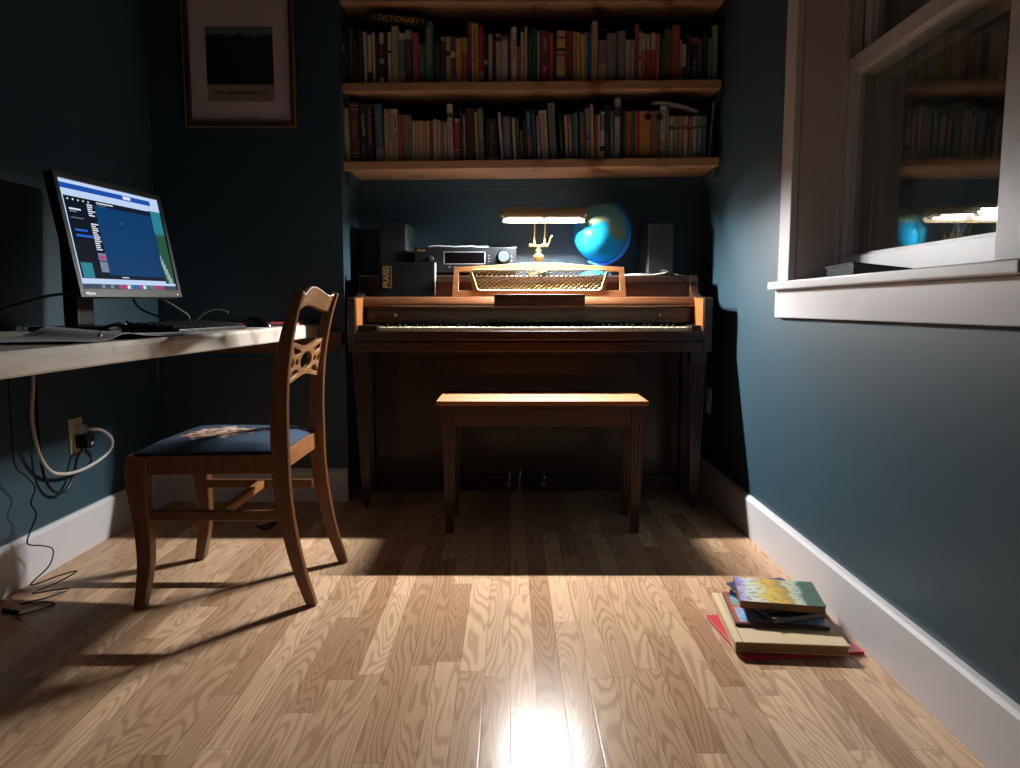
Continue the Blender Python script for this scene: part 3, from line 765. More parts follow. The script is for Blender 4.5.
# ------------------------------------------------------------------ piano lamp
lp = thing('piano_lamp', 'brass piano lamp with a long half round shade, lit, on the piano lid', 'lamp', (.122, 3.19, .952))
b = BM(); lathe(b, [(0, 0), (.052, 0), (.052, .006), (.046, .012), (.020, .018), (.010, .026), (.009, .040), (.016, .046), (.009, .052), (.008, .060), (.014, .066), (.024, .078), (.024, .084), (.012, .096), (.008, .102), (.014, .106), (.014, .110), (.007, .114), (.006, .128), (0, .128)], (.122, 3.19, .952), 24)
obj('base_column', b, BRASS, lp, smooth=True)
b = BM(); tube(b, [(.088, 3.19, 1.083), (.122, 3.19, 1.079), (.158, 3.19, 1.083)], .005, 10)
for x in (.088, .104, .140, .158): lathe(b, [(0, -.007), (.0075, -.005), (.0085, 0), (.0075, .005), (0, .007)], (x, 3.19, 1.082), 12, axis='X')
tube(b, [(.158, 3.19, 1.082), (.166, 3.185, 1.092), (.172, 3.18, 1.112), (.180, 3.18, 1.122)], .0035, 8)
obj('crossbar', b, BRASS, lp, smooth=True)
for x in (.104, .148):
    b = BM(); tube(b, [(x, 3.19, 1.083), (x, 3.188, 1.12), (x, 3.150, 1.168), (x, 3.110, 1.203)], .0038, 10)
    obj('arm', b, BRASS, lp, smooth=True)
LX0, LX1, LY, LZ = -.029, .310, 3.08, 1.193
b = BM(); R_ = .036; n = 16
sec = []
angs = [math.radians(-21 + 250*i/n) for i in range(n+1)]
out_ = [(LY - R_*math.cos(a), LZ + R_*.95*math.sin(a)) for a in angs]
inn_ = [(LY - (R_-.0012)*math.cos(a), LZ + (R_-.0012)*.95*math.sin(a)) for a in angs]
inm = [(LY - (R_-.0008)*math.cos(a), LZ + (R_-.0008)*.95*math.sin(a)) for a in angs]
prism(b, out_ + inm[::-1], 'X', LX0, LX1)
shade = obj('shade', b, plain('brass_shade', 'cbb48a', .4, .2, .1), lp, smooth=True)
b = BM(); prism(b, [(LY - (R_-.0010)*math.cos(a), LZ + (R_-.0010)*.95*math.sin(a)) for a in angs] + [(LY - (R_-.0018)*math.cos(a), LZ + (R_-.0018)*.95*math.sin(a)) for a in angs][::-1], 'X', LX0+.0005, LX1-.0005)
tag(obj('lining', b, plain('shade_lining', '4a3d28', .6), shade, smooth=True), 'dark inner lining', None)
b = BM()
for x in (LX0-.0015, LX1): prism(b, [(LY - R_*math.cos(a), LZ + R_*.95*math.sin(a)) for a in [math.radians((-12 if x < 0 else 0) + (210 if x < 0 else 190)*i/n) for i in range(n+1)]], 'X', x, x+.0015)
obj('end_cap', b, plain('brass_shade', ''), shade)
b = BM(); tube(b, [(LX0-.012, LY, LZ+.004), (LX0-.0015, LY, LZ+.004)], .006, 10, smooth=False); obj('finial', b, BRASS, shade, smooth=True)
BULB = glow('lit_bulb', 'fbfaf8', 3050)
for xc in (.060, .220):
    b = BM(); bmesh.ops.create_uvsphere(b, u_segments=16, v_segments=10, radius=1)
    for v in b.verts: v.co = Vector((xc + v.co.z*.074, LY-.003 + v.co.x*.0115, LZ-.004 + v.co.y*.0110))
    obj('bulb', b, BULB, lp, smooth=True)
b = BM()
for xa, xb in ((-.028, -.013), (.135, .145), (.293, .309)): tube(b, [(xa, LY-.002, LZ-.004), (xb, LY-.002, LZ-.004)], .0095, 12, smooth=False)
obj('socket', b, WHITEP, lp, smooth=True)
b = BM(); tube(b, [(.15, 3.24, .9585), (.20, 3.29, .957), (.3, 3.33, .957), (.45, 3.355, .957), (.6, 3.36, .9575)], .0025, 6); obj('cord', b, BLACKP, lp, smooth=True)
# ------------------------------------------------------------------ globe
LID = .9515
gl = thing('globe', 'globe with blue oceans in a blue bow, between the lamp and right speaker', 'globe', (.388, 3.235, LID))
GC = Vector((.399, 3.235, 1.137)); GR = .124
def globe_mat():
    m, nt, p = newmat('globe_map')
    out = nt.nodes['Material Output']
    tc = node(nt, 'ShaderNodeTexCoord')
    n1 = node(nt, 'ShaderNodeTexNoise', {'Vector': tc.outputs['Object'], 'Scale': 7.5, 'Detail': 6, 'Roughness': .6})
    sp = node(nt, 'ShaderNodeSeparateXYZ', {0: tc.outputs['Object']})
    # large land mass over the upper half, coast broken up by noise
    a = node(nt, 'ShaderNodeMath', {0: sp.outputs[2], 1: 4.2}, operation='MULTIPLY')
    n0 = node(nt, 'ShaderNodeTexNoise', {'Vector': tc.outputs['Object'], 'Scale': 11, 'Detail': 8, 'Roughness': .65})
    a2 = node(nt, 'ShaderNodeMath', {0: n0.outputs[0], 1: 1.5, 2: a.outputs[0]}, operation='MULTIPLY_ADD')
    a3 = node(nt, 'ShaderNodeMath', {0: sp.outputs[0], 1: 2.5}, operation='MULTIPLY')
    ab = node(nt, 'ShaderNodeMath', {0: a3.outputs[0]}, operation='ABSOLUTE')
    a4 = node(nt, 'ShaderNodeMath', {0: a2.outputs[0], 1: ab.outputs[0]}, operation='ADD')
    land = node(nt, 'ShaderNodeMapRange', {0: a4.outputs[0], 1: .93, 2: .98}).outputs[0]
    lc = node(nt, 'ShaderNodeValToRGB', {0: n1.outputs[0]})
    lc.color_ramp.elements[0].position = .35; lc.color_ramp.elements[0].color = (.06, .10, .06, 1)
    lc.color_ramp.elements[1].position = .62; lc.color_ramp.elements[1].color = (.10, .11, .07, 1)
    mx = node(nt, 'ShaderNodeMix', {0: land, 7: lc.outputs[0]}, data_type='RGBA')
    mx.inputs[6].default_value = (.008, .15, .27, 1)
    # printed graticule
    df = node(nt, 'ShaderNodeBsdfPrincipled', {'Base Color': mx.outputs[2], 'Roughness': .9})
    df.inputs['Specular IOR Level'].default_value = .0
    tl = node(nt, 'ShaderNodeBsdfTranslucent', {'Color': mx.outputs[2]})
    ms = node(nt, 'ShaderNodeMixShader', {0: .5, 1: df.outputs[0], 2: tl.outputs[0]})
    nt.links.new(ms.outputs[0], out.inputs[0])
    return m
b = BM(); bmesh.ops.create_uvsphere(b, u_segments=48, v_segments=32, radius=GR)
sph = obj('globe_ball', b, globe_mat(), gl, local=True, smooth=True)
sph.location = GC - Vector(gl.location)
sph.rotation_euler = (math.radians(10), math.radians(23), 0)
BLUEP = plain('blue_plastic', '1f74d4', .35, var=.06)
b = BM()
tilt = math.radians(23)
pts = []
for k in range(33):
    a = math.radians(-96 + 192*k/32)
    x, z = .1315*math.cos(a), .1315*math.sin(a)
    X_ = x*math.cos(tilt)+z*math.sin(tilt); Z_ = -x*math.sin(tilt)+z*math.cos(tilt)
    pts.append((math.atan2(Z_, X_), X_, Z_))
# bow: flat band 22 mm deep, turned a little towards the front-right
turn = math.radians(-38)
secs = []
for _, X_, Z_ in pts:
    rr = Vector((X_, 0, Z_)).normalized()
    def at(r, y):
        v = Vector((rr.x*r, y, rr.z*r)); v = Matrix.Rotation(turn, 3, 'Z') @ v
        return GC + v
    secs.append([at(.1275, -.011), at(.1375, -.011), at(.1375, .011), at(.1275, .011)])
loft(b, secs); obj('meridian_bow', b, BLUEP, gl, smooth=True, bevel=.001)
b = BM(); lathe(b, [(0, 0), (.070, 0), (.072, .006), (.066, .014), (.040, .022), (.020, .028), (.016, .042), (.0, .050)], (.372, 3.235, LID), 32)
obj('base', b, BLUEP, gl, smooth=True)
ld = bpy.data.lights.new('globe_fill', 'POINT'); ld.energy = .16; ld.color = (.9, .97, 1.0); ld.shadow_soft_size = .025  # unseen fill light added inside the ball to brighten its upper part
lo = bpy.data.objects.new('globe_fill', ld); COL.objects.link(lo); lo.parent = gl; lo.location = Vector((.392, 3.205, 1.128)) - Vector(gl.location)
# ------------------------------------------------------------------ speakers
CLOTH = plain('speaker_cloth', '14181b', .85, var=.15, scale=900)
CAB = plain('speaker_cabinet', '1d2327', .45, var=.08)
def speaker(cx, yf, w, d, hgt, rz, label, mirror):
    s = thing('bookshelf_speaker', label, 'speaker', (cx, yf, LID), rz, 'pair of bookshelf speakers on the piano')
    b = BM(); box(b, -w/2, w/2, .018, d, .002, hgt-.002)
    obj('cabinet', b, CAB, s, local=True, bevel=.004)
    b = BM(); box(b, -w/2+.002, w/2-.002, .0125, .0178, .004, hgt-.004); obj('baffle', b, BLACKP, s, local=True, bevel=.002)
    b = BM(); box(b, -w/2+.001, w/2-.001, 0, .012, .003, hgt-.003); gr = obj('grille', b, CLOTH, s, local=True, bevel=.004, seg=3)
    M = frame((.012*mirror, -.0006, .022), (1, 0, 0), (0, 0, 1))
    if mirror > 0: obj('badge', text_mesh('SONY', .009, M, width=.030), plain('badge_silver', 'b8bcc0', .4, .3), gr, local=True)
    b = BM()
    for x in (-w/2+.02, w/2-.02):
        for y in (.03, d-.02): box(b, x-.008, x+.008, y-.008, y+.008, 0, .002)
    obj('foot', b, BLACKP, s, local=True)
speaker(.640, 3.155, .112, .19, .222, math.radians(4), 'dark grey bookshelf speaker with small badge, right of the globe', 1)
speaker(-.498, 3.165, .116, .17, .222, math.radians(-4), 'near black bookshelf speaker behind the black songbook at left', -1)
# ------------------------------------------------------------------ receiver
rc = thing('stereo_receiver', 'black stereo receiver with round silver knob on the piano lid', 'receiver', (-.19, 3.26, LID))
RX0, RX1, RY, RZ0, RZ1 = -.402, .026, 3.150, .9665, 1.071
# the top left corner of the box is hidden behind the speaker
b = BM(); box(b, RX0+.002, RX1-.002, RY+.006, 3.368, RZ0, RZ1-.001); obj('case', b, plain('receiver_case', '17191b', .45), rc, bevel=.002)
b = BM(); box(b, RX0, RX1, RY, RY+.0058, RZ0-.001, RZ1); fp = obj('front_panel', b, plain('receiver_front', '1a1d20', .3, .3, .1), rc, bevel=.0015)
b = BM()
for a in ((-.281, -.277), (-.108, -.104)): box(b, a[0], a[1], RY-.001, RY, 1.000, 1.053)
box(b, -.281, -.104, RY-.001, RY, 1.050, 1.053); box(b, -.281, -.104, RY-.001, RY, 1.000, 1.003)
obj('display_rim', b, plain('rim_silver', '8a9298', .4, .6), fp)
b = BM(); box(b, -.277, -.108, RY-.0006, RY, 1.003, 1.050); obj('display_window', b, plain('smoked_window', '070505', .12), fp)
for (x, z, r, nm) in ((-.028, 1.031, .024, 'volume_knob'), (-.332, 1.024, .010, 'input_knob')):
    b = BM(); lathe(b, [(0, -.018), (r*.86, -.018), (r, -.014), (r, 0), (0, 0)], (x, RY, z), 28, axis='Y')
    kb = obj(nm, b, plain('knob_silver', '46565c', .35, .6), fp, smooth=True)
    if r > .02:
        b = BM(); lathe(b, [(r*1.25, -.001), (r*1.25, 0), (r*1.02, 0), (r*1.02, -.001)], (x, RY, z), 28, axis='Y'); obj('knob_ring', b, CHROME, fp)
b = BM()
for i in range(8): box(b, -.262+i*.022, -.250+i*.022, RY-.002, RY, .986, .991)
for i in range(3): box(b, -.092, -.086, RY-.002, RY, 1.010+i*.012, 1.014+i*.012)
for i in range(2): box(b, .004, .009, RY-.002, RY, 1.010+i*.020, 1.016+i*.020)
obj('button', b, plain('button_grey', '6a7278', .4, .4), fp)
obj('maker_name', text_mesh('SONY', .010, frame((-.374, RY-.0006, 1.058), (1, 0, 0), (0, 0, 1)), width=.034), plain('copper_print', 'b8703a', .5), fp)
b = BM()
for x in (-.36, -.02):
    for y in (3.18, 3.34): lathe(b, [(0, 0), (.016, 0), (.018, .0145), (0, .0145)], (x, y, LID), 16)
obj('foot', b, BLACKP, rc)
# silvery strip added for the reflection along the receiver's top edge
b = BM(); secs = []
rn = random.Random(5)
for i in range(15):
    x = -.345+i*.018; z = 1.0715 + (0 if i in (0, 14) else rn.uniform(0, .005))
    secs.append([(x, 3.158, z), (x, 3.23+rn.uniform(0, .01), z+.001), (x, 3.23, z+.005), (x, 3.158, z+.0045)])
loft(b, secs); tag(obj('reflection_strip', b, plain('reflection_silver', 'aeb8ba', .15, .3)), 'crinkled silvery strip added for the reflection along the receiver top', 'reflection')
# ------------------------------------------------------------------ songbook standing on the key lid
sb = thing('songbook', 'black songbook with gold lettering standing on the key lid at left', 'book', (-.425, 3.07, .8625))
SM = frame((-.425, 3.056, .8665), (1, 0, 0), (0, .20, 1)); 
lean = Matrix.Translation((0, 0, 0))
def lb(bm, x0, x1, y0, y1, z0, z1): box(bm, x0, x1, z0, z1, -y1, -y0, 0, SM)   # x, depth, height in the leaning frame
b = BM(); lb(b, -.116, .112, 0, .0025, 0, .142); lb(b, -.116, -.1135, .0025, .016, 0, .142); lb(b, -.116, .112, .016, .0185, 0, .142)
obj('cover', b, plain('songbook_black', '0c1012', .42, var=.5, scale=14), sb, bevel=.001)
b = BM(); lb(b, -.1130, .117, .0028, .0157, .001, .140); obj('pages', b, plain('songbook_pages', 'c9cfc0', .7, var=.05, scale=300), sb)
t_ = text_mesh('PRAISE!', .034, Matrix.Identity(4), width=.088)
sb_t = obj('gold_title', t_, plain('gold_print', 'a8905a', .5), sb)
RM = SM @ Matrix.Translation((-.086, .078, .0008)) @ Matrix.Rotation(PI/2, 4, 'Z')
sb_t.data.transform(Matrix.Translation(sb.location)); sb_t.data.transform(RM); sb_t.data.transform(Matrix.Translation(-sb.location))
b = BM()
for x0, x1, y0, y1 in ((-.068, -.066, .03, .12), (-.104, -.103, .034, .124), (-.104, -.066, .124, .125), (-.104, -.066, .033, .034)): box(b, x0, x1, y0, y1, 0, .0006, 0, SM)
obj('gold_rule', b, plain('gold_print', ''), sb)
# white cord and thin black stick on the lid
b = BM(); tube(b, [(.475, 3.20, .9545), (.52, 3.15, .957), (.555, 3.118, .9555), (.60, 3.115, .9545), (.645, 3.112, .962), (.66, 3.112, .966), (.675, 3.113, .9575), (.705, 3.116, .9545)], .0028, 6)
tag(obj('speaker_wire', b, plain('cord_white', 'd0d4d0', .5), smooth=True), 'thin white cord lying along the lid front below the right speaker', 'cord')
b = BM(); tube(b, [(.652, 3.107, .965), (.70, 3.100, .948), (.737, 3.096, .925)], .0035, 6)
tag(obj('audio_lead', b, BLACKP, smooth=True), 'short black lead hanging over the lid edge at the right', 'cord')
# wall outlet in the alcove
b = BM(); box(b, XR-.006, XR, 3.155, 3.225, .355, .470); box(b, XR-.010, XR-.006, 3.178, 3.202, .375, .405); box(b, XR-.010, XR-.006, 3.178, 3.202, .42, .45)
tag(obj('wall_outlet', b, WHITEP, bevel=.0015), 'wall outlet plate low on the right wall behind the piano leg', 'outlet')
# ------------------------------------------------------------------ poster
po = thing('framed_poster', 'framed travel poster with dark mountain picture hanging on the left back wall', 'poster', (-1.077, 3.05, 1.545))
px0, px1, pz0, pz1 = -1.296, -.857, 1.536, 2.14
FR = wood('poster_frame', '3a2a22', '54402f', .45, 'Z')
b = BM()
for a in ((px0, px0+.020, pz0, pz1), (px1-.020, px1, pz0, pz1), (px0+.02, px1-.02, pz0, pz0+.020), (px0+.02, px1-.02, pz1-.02, pz1)): box(b, a[0], a[1], 3.032, 3.0595, a[2], a[3])
obj('frame', b, FR, po, bevel=.0015)
b = BM()
for a in ((px0-.001, px0+.0035, pz0, pz1), (px1-.0035, px1+.001, pz0, pz1), (px0, px1, pz0-.001, pz0+.0035)): box(b, a[0], a[1], 3.0295, 3.032, a[2], a[3])
obj('frame_lip', b, wood('poster_lip', '8f7a52', 'a8936a', .4, 'Z'), po)
b = BM(); box(b, px0+.02, px1-.02, 3.050, 3.054, pz0+.02, pz1-.02); obj('mat_board', b, plain('mat_board', 'dccacd', .85, var=.03), po)
def pic_mat():
    m, nt, p = newmat('mountain_print')
    tc = node(nt, 'ShaderNodeTexCoord'); sp = node(nt, 'ShaderNodeSeparateXYZ', {0: tc.outputs['Generated']})
    n = node(nt, 'ShaderNodeTexNoise', {'Vector': tc.outputs['Generated'], 'Scale': 3.5, 'Detail': 6})
    a = node(nt, 'ShaderNodeMath', {0: n.outputs[0], 1: .22, 2: sp.outputs[2]}, operation='MULTIPLY_ADD')
    r = node(nt, 'ShaderNodeValToRGB', {0: a.outputs[0]})
    e = r.color_ramp; e.elements[0].position = .0; e.elements[0].color = (.004, .012, .010, 1)
    e.elements[1].position = 1.0; e.elements[1].color = (.16, .19, .19, 1)
    q = e.elements.new(.93); q.color = (.006, .016, .014, 1)
    q = e.elements.new(.965); q.color = (.05, .07, .06, 1)
    nt.links.new(r.outputs[0], p.inputs['Base Color']); p.inputs['Roughness'].default_value = .6
    return m
b = BM(); box(b, -1.210, -.944, 3.048, 3.0499, 1.705, 1.926); obj('mountain_picture', b, pic_mat(), po)
b = BM(); box(b, -1.210, -.942, 3.048, 3.0499, 1.638, 1.7045); obj('caption_band', b, plain('caption_band', 'a89a86', .8, var=.04), po)
obj('caption', text_mesh('THE ADIRONDACKS', .022, frame((-1.077, 3.0475, 1.672), (1, 0, 0), (0, 0, 1)), width=.212), plain('caption_ink', '14201a', .8), po)
# ------------------------------------------------------------------ desk slab on its ledger
b = BM()
rn = random.Random(2); secs = []
N = 30
for i in range(N+1):
    y = .25 + (3.028-.25)*i/N
    zb = .709 - .010*max(0, (y-1.5)/1.53)
    e = rn.uniform(-.0015, .0015)
    xf = -.780 + e
    secs.append([(XL+.0005, y, zb), (xf-.003, y, zb), (xf, y, zb+.004), (xf+.0005, y, .742), (xf-.005, y, .7515), (XL+.0005, y, .7515)])
loft(b, secs)
dk = obj('desk', b, DESKW); tag(dk, 'thick pale maple slab desk fixed along the left wall', 'desk')
b = BM(); prism(b, [(XL+.0005, .631), (-.742, .631), (-.694, .668), (-.694, .718), (-.760, .718), (-.760, .7), (-.7805, .697), (XL+.0005, .697)], 'Y', 3.0300, 3.0600)
tag(obj('desk_ledger', b, wood('ledger_wood', '5a3a26', '7a5236', .5, 'X'), bevel=.001), 'brown wooden ledger strip on the back wall under the desk end', 'ledger')
TOP = .7518
# ------------------------------------------------------------------ monitor
def monitor():
    O = Vector((-1.138, 1.975, .870)); u = Vector((.0864, .9963, 0)).normalized(); nh = Vector((u.y, -u.x, 0))
    t = math.radians(10.2); up = Vector((0, 0, 1))*math.cos(t) - nh*math.sin(t)
    u, up = (u + up*.012).normalized(), (up - u*.012).normalized()
    M = frame(O, u, up)             # third column points out of the screen
    mo = thing('monitor', 'black computer monitor, switched on, leaning back on the desk', 'monitor', (-1.27, 2.22, TOP))
    def B(bm, x0, x1, y0, y1, z0, z1, mi=0): box(bm, x0, x1, y0, y1, z0, z1, mi, M)
    W, H_ = .474, .296
    b = BM(); B(b, -.016, W+.016, -.024, H_+.016, -.026, -.004)
    loft(b, [[M @ Vector(q) for q in ((.05, .02, -.026), (W-.05, .02, -.026), (W-.05, H_-.03, -.026), (.05, H_-.03, -.026))],
             [M @ Vector(q) for q in ((.10, .06, -.062), (W-.10, .06, -.062), (W-.10, H_-.08, -.062), (.10, H_-.08, -.062))]])
    obj('housing', b, BLACKP, mo, bevel=.002)
    b = BM()
    for a in ((-.016, -.0005, -.024, H_+.016), (W+.0005, W+.016, -.024, H_+.016), (0, W, H_+.0005, H_+.016), (0, W, -.024, -.0005)): B(b, a[0]-.0005, a[1]+.0005, a[2], a[3], -.0038, .002)
    bz = obj('bezel', b, plain('bezel_black', '0d0e0e', .5), mo, bevel=.0008)
    obj('maker_name', text_mesh('lenovo', .012, M @ Matrix.Translation((.022, -.0135, .0024)), width=.040), plain('badge_silver', ''), bz)
    b = BM(); B(b, W-.014, W-.006, -.017, -.013, .002, .0028); obj('power_light', b, glow('amber_led', 'e8d060', 1.2), bz)
    S = [glow('scr_sky', 'b8ccec', 1.0), glow('scr_bar', '1c4fae', .9), glow('scr_side', '0b1220', 1.0), glow('scr_pane', '0b3d6c', .9),
         glow('scr_list', '0f1a2c', 1.0), glow('scr_white', 'dfe6f2', .9), glow('scr_pink', 'c0487c', .8), glow('scr_teal', '2f8a9a', .8),
         glow('scr_green', '2a5a44', .8), glow('scr_river', '9ab4b4', .8), glow('scr_link', '2468d0', .9), glow('scr_grey', '7f8fa8', .8), glow('scr_dock', '3c4d60', .9)]
    b = BM()
    def q(x0, x1, y0, y1, mi, lay): # fractions of the display, y downwards
        B(b, x0*W, x1*W, (1-y1)*H_, (1-y0)*H_, -.0036, -.0034+lay*.0002, mi)
    q(0, 1, 0, 1, 0, 0)
    q(.86, 1, .14, .40, 7, 1); q(.86, 1, .38, .62, 8, 1); q(.84, 1, .60, .93, 8, 1)
    v = [(.90, .62), (.93, .62), (1, .93), (.93, .93)]
    for i in range(6): q(.865+.012*i, .895+.016*i, .62+.05*i, .68+.05*i, 9, 2)
    q(.0, .90, .035, .085, 1, 3); q(.60, .68, .042, .074, 5, 4)
    q(.025, .88, .15, .905, 2, 3)
    q(.285, .875, .20, .865, 3, 4); q(.285, .875, .15, .20, 4, 4); q(.285, .875, .868, .905, 4, 4)
    for i in range(5): q(.05+.045*i, .062+.045*i, .172, .186, 5, 5)
    q(.05, .15, .26, .275, 5, 5); q(.05, .11, .285, .295, 11, 5); q(.05, .16, .345, .352, 11, 5); q(.06, .17, .45, .468, 10, 5); q(.06, .24, .50, .520, 10, 5)
    rn = random.Random(9)
    for i in range(22):
        y = .20+.020*i
        if i not in (6, 7, 8): q(.215, .215+rn.uniform(.035, .07), y, y+.011, 5, 5)
    q(.215, .285, .66, .73, 11, 5); q(.215, .285, .74, .84, 11, 5); q(.225, .275, .68, .72, 6, 6)
    q(.31, .47, .165, .176, 5, 5); q(.31, .40, .185, .191, 11, 5); q(.33, .38, .205, .209, 7, 5)
    q(.40, .47, .880, .889, 5, 5); q(.52, .522, .33, .345, 5, 5)
    q(.04, .14, .76, .90, 7, 5)
    q(.02, .88, .905, .93, 0, 4); q(0, 1, .955, 1, 12, 3)
    for i, k in enumerate((12, 11, 12, 11, 12, 6, 6, 5, 7, 10, 6, 5, 7, 11, 6, 6, 6, 12)): q(.14+.042*i, .172+.042*i, .960, .995, k, 4)
    obj('screen', b, S, mo)
    # column and foot
    b = BM(); box(b, -1.305, -1.262, 2.155, 2.245, TOP+.012, 1.02); box(b, -1.262, -1.232, 2.165, 2.235, .955, 1.02)
    obj('stand_column', b, BLACKP, mo, bevel=.006, seg=3)
    b = BM(); box(b, -1.37, -1.14, 2.09, 2.31, TOP, TOP+.012); obj('stand_foot', b, BLACKP, mo, bevel=.004)
    return mo
monitor()
# ------------------------------------------------------------------ keyboard, mouse, papers, cables
kb = thing('keyboard', 'black computer keyboard on the desk in front of the monitor', 'keyboard', (-.93, 2.14, TOP), math.radians(-3))
b = BM(); prism(b, [(-.078, 0), (.078, 0), (.078, .010), (.072, .013), (-.066, .022), (-.078, .020)], 'Y', -.215, .215)
obj('keyboard_body', b, BLACKP, kb, local=True, bevel=.002)
KC = plain('keycap', '0c0d10', .9, var=.1, spec=.1); KL = plain('keycap_legend', '9aa2aa', .6)
ncol = [15, 15, 15, 14, 13, 9]
for r in range(6):
    n = ncol[r]; x = -.058 + r*.0215
    z = .0195 - (x+.066)*.0065/.1
    for c_ in range(n):
        y0 = -.206 + .412*c_/n; y1 = -.206 + .412*(c_+1)/n - .003
        b = BM()
        loft(b, [[(x-.009, y0, z), (x+.009, y0, z), (x+.009, y1, z), (x-.009, y1, z)], [(x-.007, y0+.002, z+.008), (x+.007, y0+.002, z+.0075), (x+.007, y1-.002, z+.0075), (x-.007, y1-.002, z+.008)]])
        obj('key', b, KC, kb, local=True)
ms = thing('computer_mouse', 'black computer mouse beside the keyboard at the desk edge', 'mouse', (-.868, 2.53, TOP), math.radians(-12))
b = BM(); bmesh.ops.create_uvsphere(b, u_segments=24, v_segments=14, radius=1)
for v in b.verts:
    v.co.x *= .052; v.co.y *= .031; v.co.z = max(0, v.co.z) * .036 * (1 - .15*v.co.x/.052)
obj('mouse_shell', b, plain('mouse_black', '0e1013', .25), ms, local=True, smooth=True)
b = BM(); lathe(b, [(0, -.004), (.008, -.004), (.008, .004), (0, .004)], (-.026, 0, .0275), 16, axis='Y'); obj('scroll_wheel', b, plain('wheel_grey', '4a5056', .5), ms, local=True)
def sheet(name, label, cat, pts, hf, mat, nx=14, ny=14, th=.0008):
    """a sheet spanning four corners with a height function"""
    b = BM(); g = []
    for lay in (0, 1):
        gr = []
        for i in range(nx+1):
            rw = []
            for j in range(ny+1):
                s, t = i/nx, j/ny
                x = (1-s)*(1-t)*pts[0][0]+s*(1-t)*pts[1][0]+s*t*pts[2][0]+(1-s)*t*pts[3][0]
                y = (1-s)*(1-t)*pts[0][1]+s*(1-t)*pts[1][1]+s*t*pts[2][1]+(1-s)*t*pts[3][1]
                rw.append(b.verts.new((x, y, pts[0][2] + hf(s, t) + lay*th)))
            gr.append(rw)
        g.append(gr)
    for i in range(nx):
        for j in range(ny):
            b.faces.new((g[1][i][j], g[1][i+1][j], g[1][i+1][j+1], g[1][i][j+1]))
            b.faces.new((g[0][i][j], g[0][i][j+1], g[0][i+1][j+1], g[0][i+1][j]))
    for i in range(nx):
        for j, in ((0,), (ny,)):
            b.faces.new((g[0][i][j], g[0][i+1][j], g[1][i+1][j], g[1][i][j]))
    for j in range(ny):
        for i in (0, nx): b.faces.new((g[0][i][j], g[1][i][j], g[1][i][j+1], g[0][i][j+1]))
    return tag(obj(name, b, mat, smooth=True), label, cat)
PAPER = plain('white_paper', 'c4c2c8', .8, var=.03)
sheet('paper_sheet', 'large creased white paper sheet with a raised fold, desk front edge', 'paper',
      [(-1.12, 1.30, TOP+.001), (-.80, 1.36, 0), (-.80, 1.90, 0), (-1.06, 1.88, 0)],
      lambda s, t: .022*math.exp(-((s*.4+t-.72)/.10)**2)*(1-.5*s) + .004*math.sin(6*t+2*s)**2*s, PAPER)
sheet('paper_sheet', 'small white paper lying flat behind the computer mouse', 'paper',
      [(-1.02, 2.55, TOP+.0005), (-.93, 2.58, 0), (-.95, 2.80, 0), (-1.04, 2.78, 0)], lambda s, t: .006*t*t, PAPER)
rn_ = thing('red_notebook', 'thin red notebook lying at the far right corner of the desk', 'notebook', (-.90, 2.80, TOP), math.radians(4))
b = BM(); box(b, -.10, .10, -.17, .17, 0, .0012); box(b, -.10, .10, -.17, .17, .0078, .009); obj('cover', b, C('c03a58'), rn_, local=True, bevel=.0004)
b = BM(); box(b, -.098, .098, -.168, .168, .0012, .0078); obj('pages', b, PAGES, rn_, local=True)
ph = thing('eyeglass_case', 'flat black case lying on the red notebook behind the mouse', 'case', (-.945, 2.80, TOP+.0092), math.radians(25))
b = BM()
prism(b, [(p.x, p.y) for p in smooth_path([(-.02, 0, 0), (.02, 0, 0), (.030, .010, 0), (.02, .019, 0), (-.02, .019, 0), (-.030, .010, 0)], 3)], 'Y', -.07, .07)
obj('case_shell', b, plain('case_black', '131416', .35), ph, local=True, smooth=True)
b = BM(); prism(b, [(-.8, 0), (.8, 0)] and [(.0, 0), (.011, .001), (.006, .008)], 'X', 0, .006); 
for v in b.verts: v.co += Vector((-.815, 1.452, TOP+.0095))
tag(obj('paper_scrap', b, C('c8a49a')), 'tiny pinkish paper scrap on the sheet by the desk edge', 'scrap')
def cable(name, label, pts, r, mat, n=8): 
    b = BM(); tube(b, pts, r, n); return tag(obj(name, b, mat, smooth=True), label, 'cable')
cable('monitor_cable', 'black cable hanging from the monitor behind the keyboard, left one', [(-1.19, 2.33, .93), (-1.19, 2.33, .86), (-1.17, 2.34, .815), (-1.12, 2.37, .785), (-1.09, 2.36, .759), (-1.10, 2.30, .7575)], .004, BLACKP)
cable('monitor_cable', 'black cable hanging from the monitor behind the keyboard, right one', [(-1.16, 2.41, .93), (-1.15, 2.42, .86), (-1.12, 2.46, .825), (-1.09, 2.50, .79), (-1.09, 2.50, .7575), (-1.06, 2.52, .7575)], .004, BLACKP)
cable('power_cable', 'black cable sagging left from the monitor to the desk back', [(-1.25, 2.13, .86), (-1.28, 2.05, .85), (-1.32, 1.95, .82), (-1.36, 1.85, .775), (-1.38, 1.75, .7575), (-1.36, 1.6, .7575)], .004, BLACKP)
cable('thin_cable', 'thin grey cable arching up behind the keyboard', [(-1.06, 2.46, .756), (-1.045, 2.46, .775), (-1.02, 2.47, .800), (-.99, 2.49, .812), (-.96, 2.50, .806), (-.955, 2.50, .798)], .0022, plain('cable_grey', '6a6f72', .4))
cable('headphone_cable', 'black tangled cable on the desk between monitor foot and keyboard', [(-1.10, 1.96, .7565), (-1.06, 2.0, .775), (-1.05, 2.06, .760), (-1.09, 2.10, .778), (-1.07, 2.16, .758), (-1.04, 2.10, .770), (-1.04, 2.02, .757), (-1.09, 2.04, .774), (-1.12, 2.12, .757)], .0045, BLACKP)
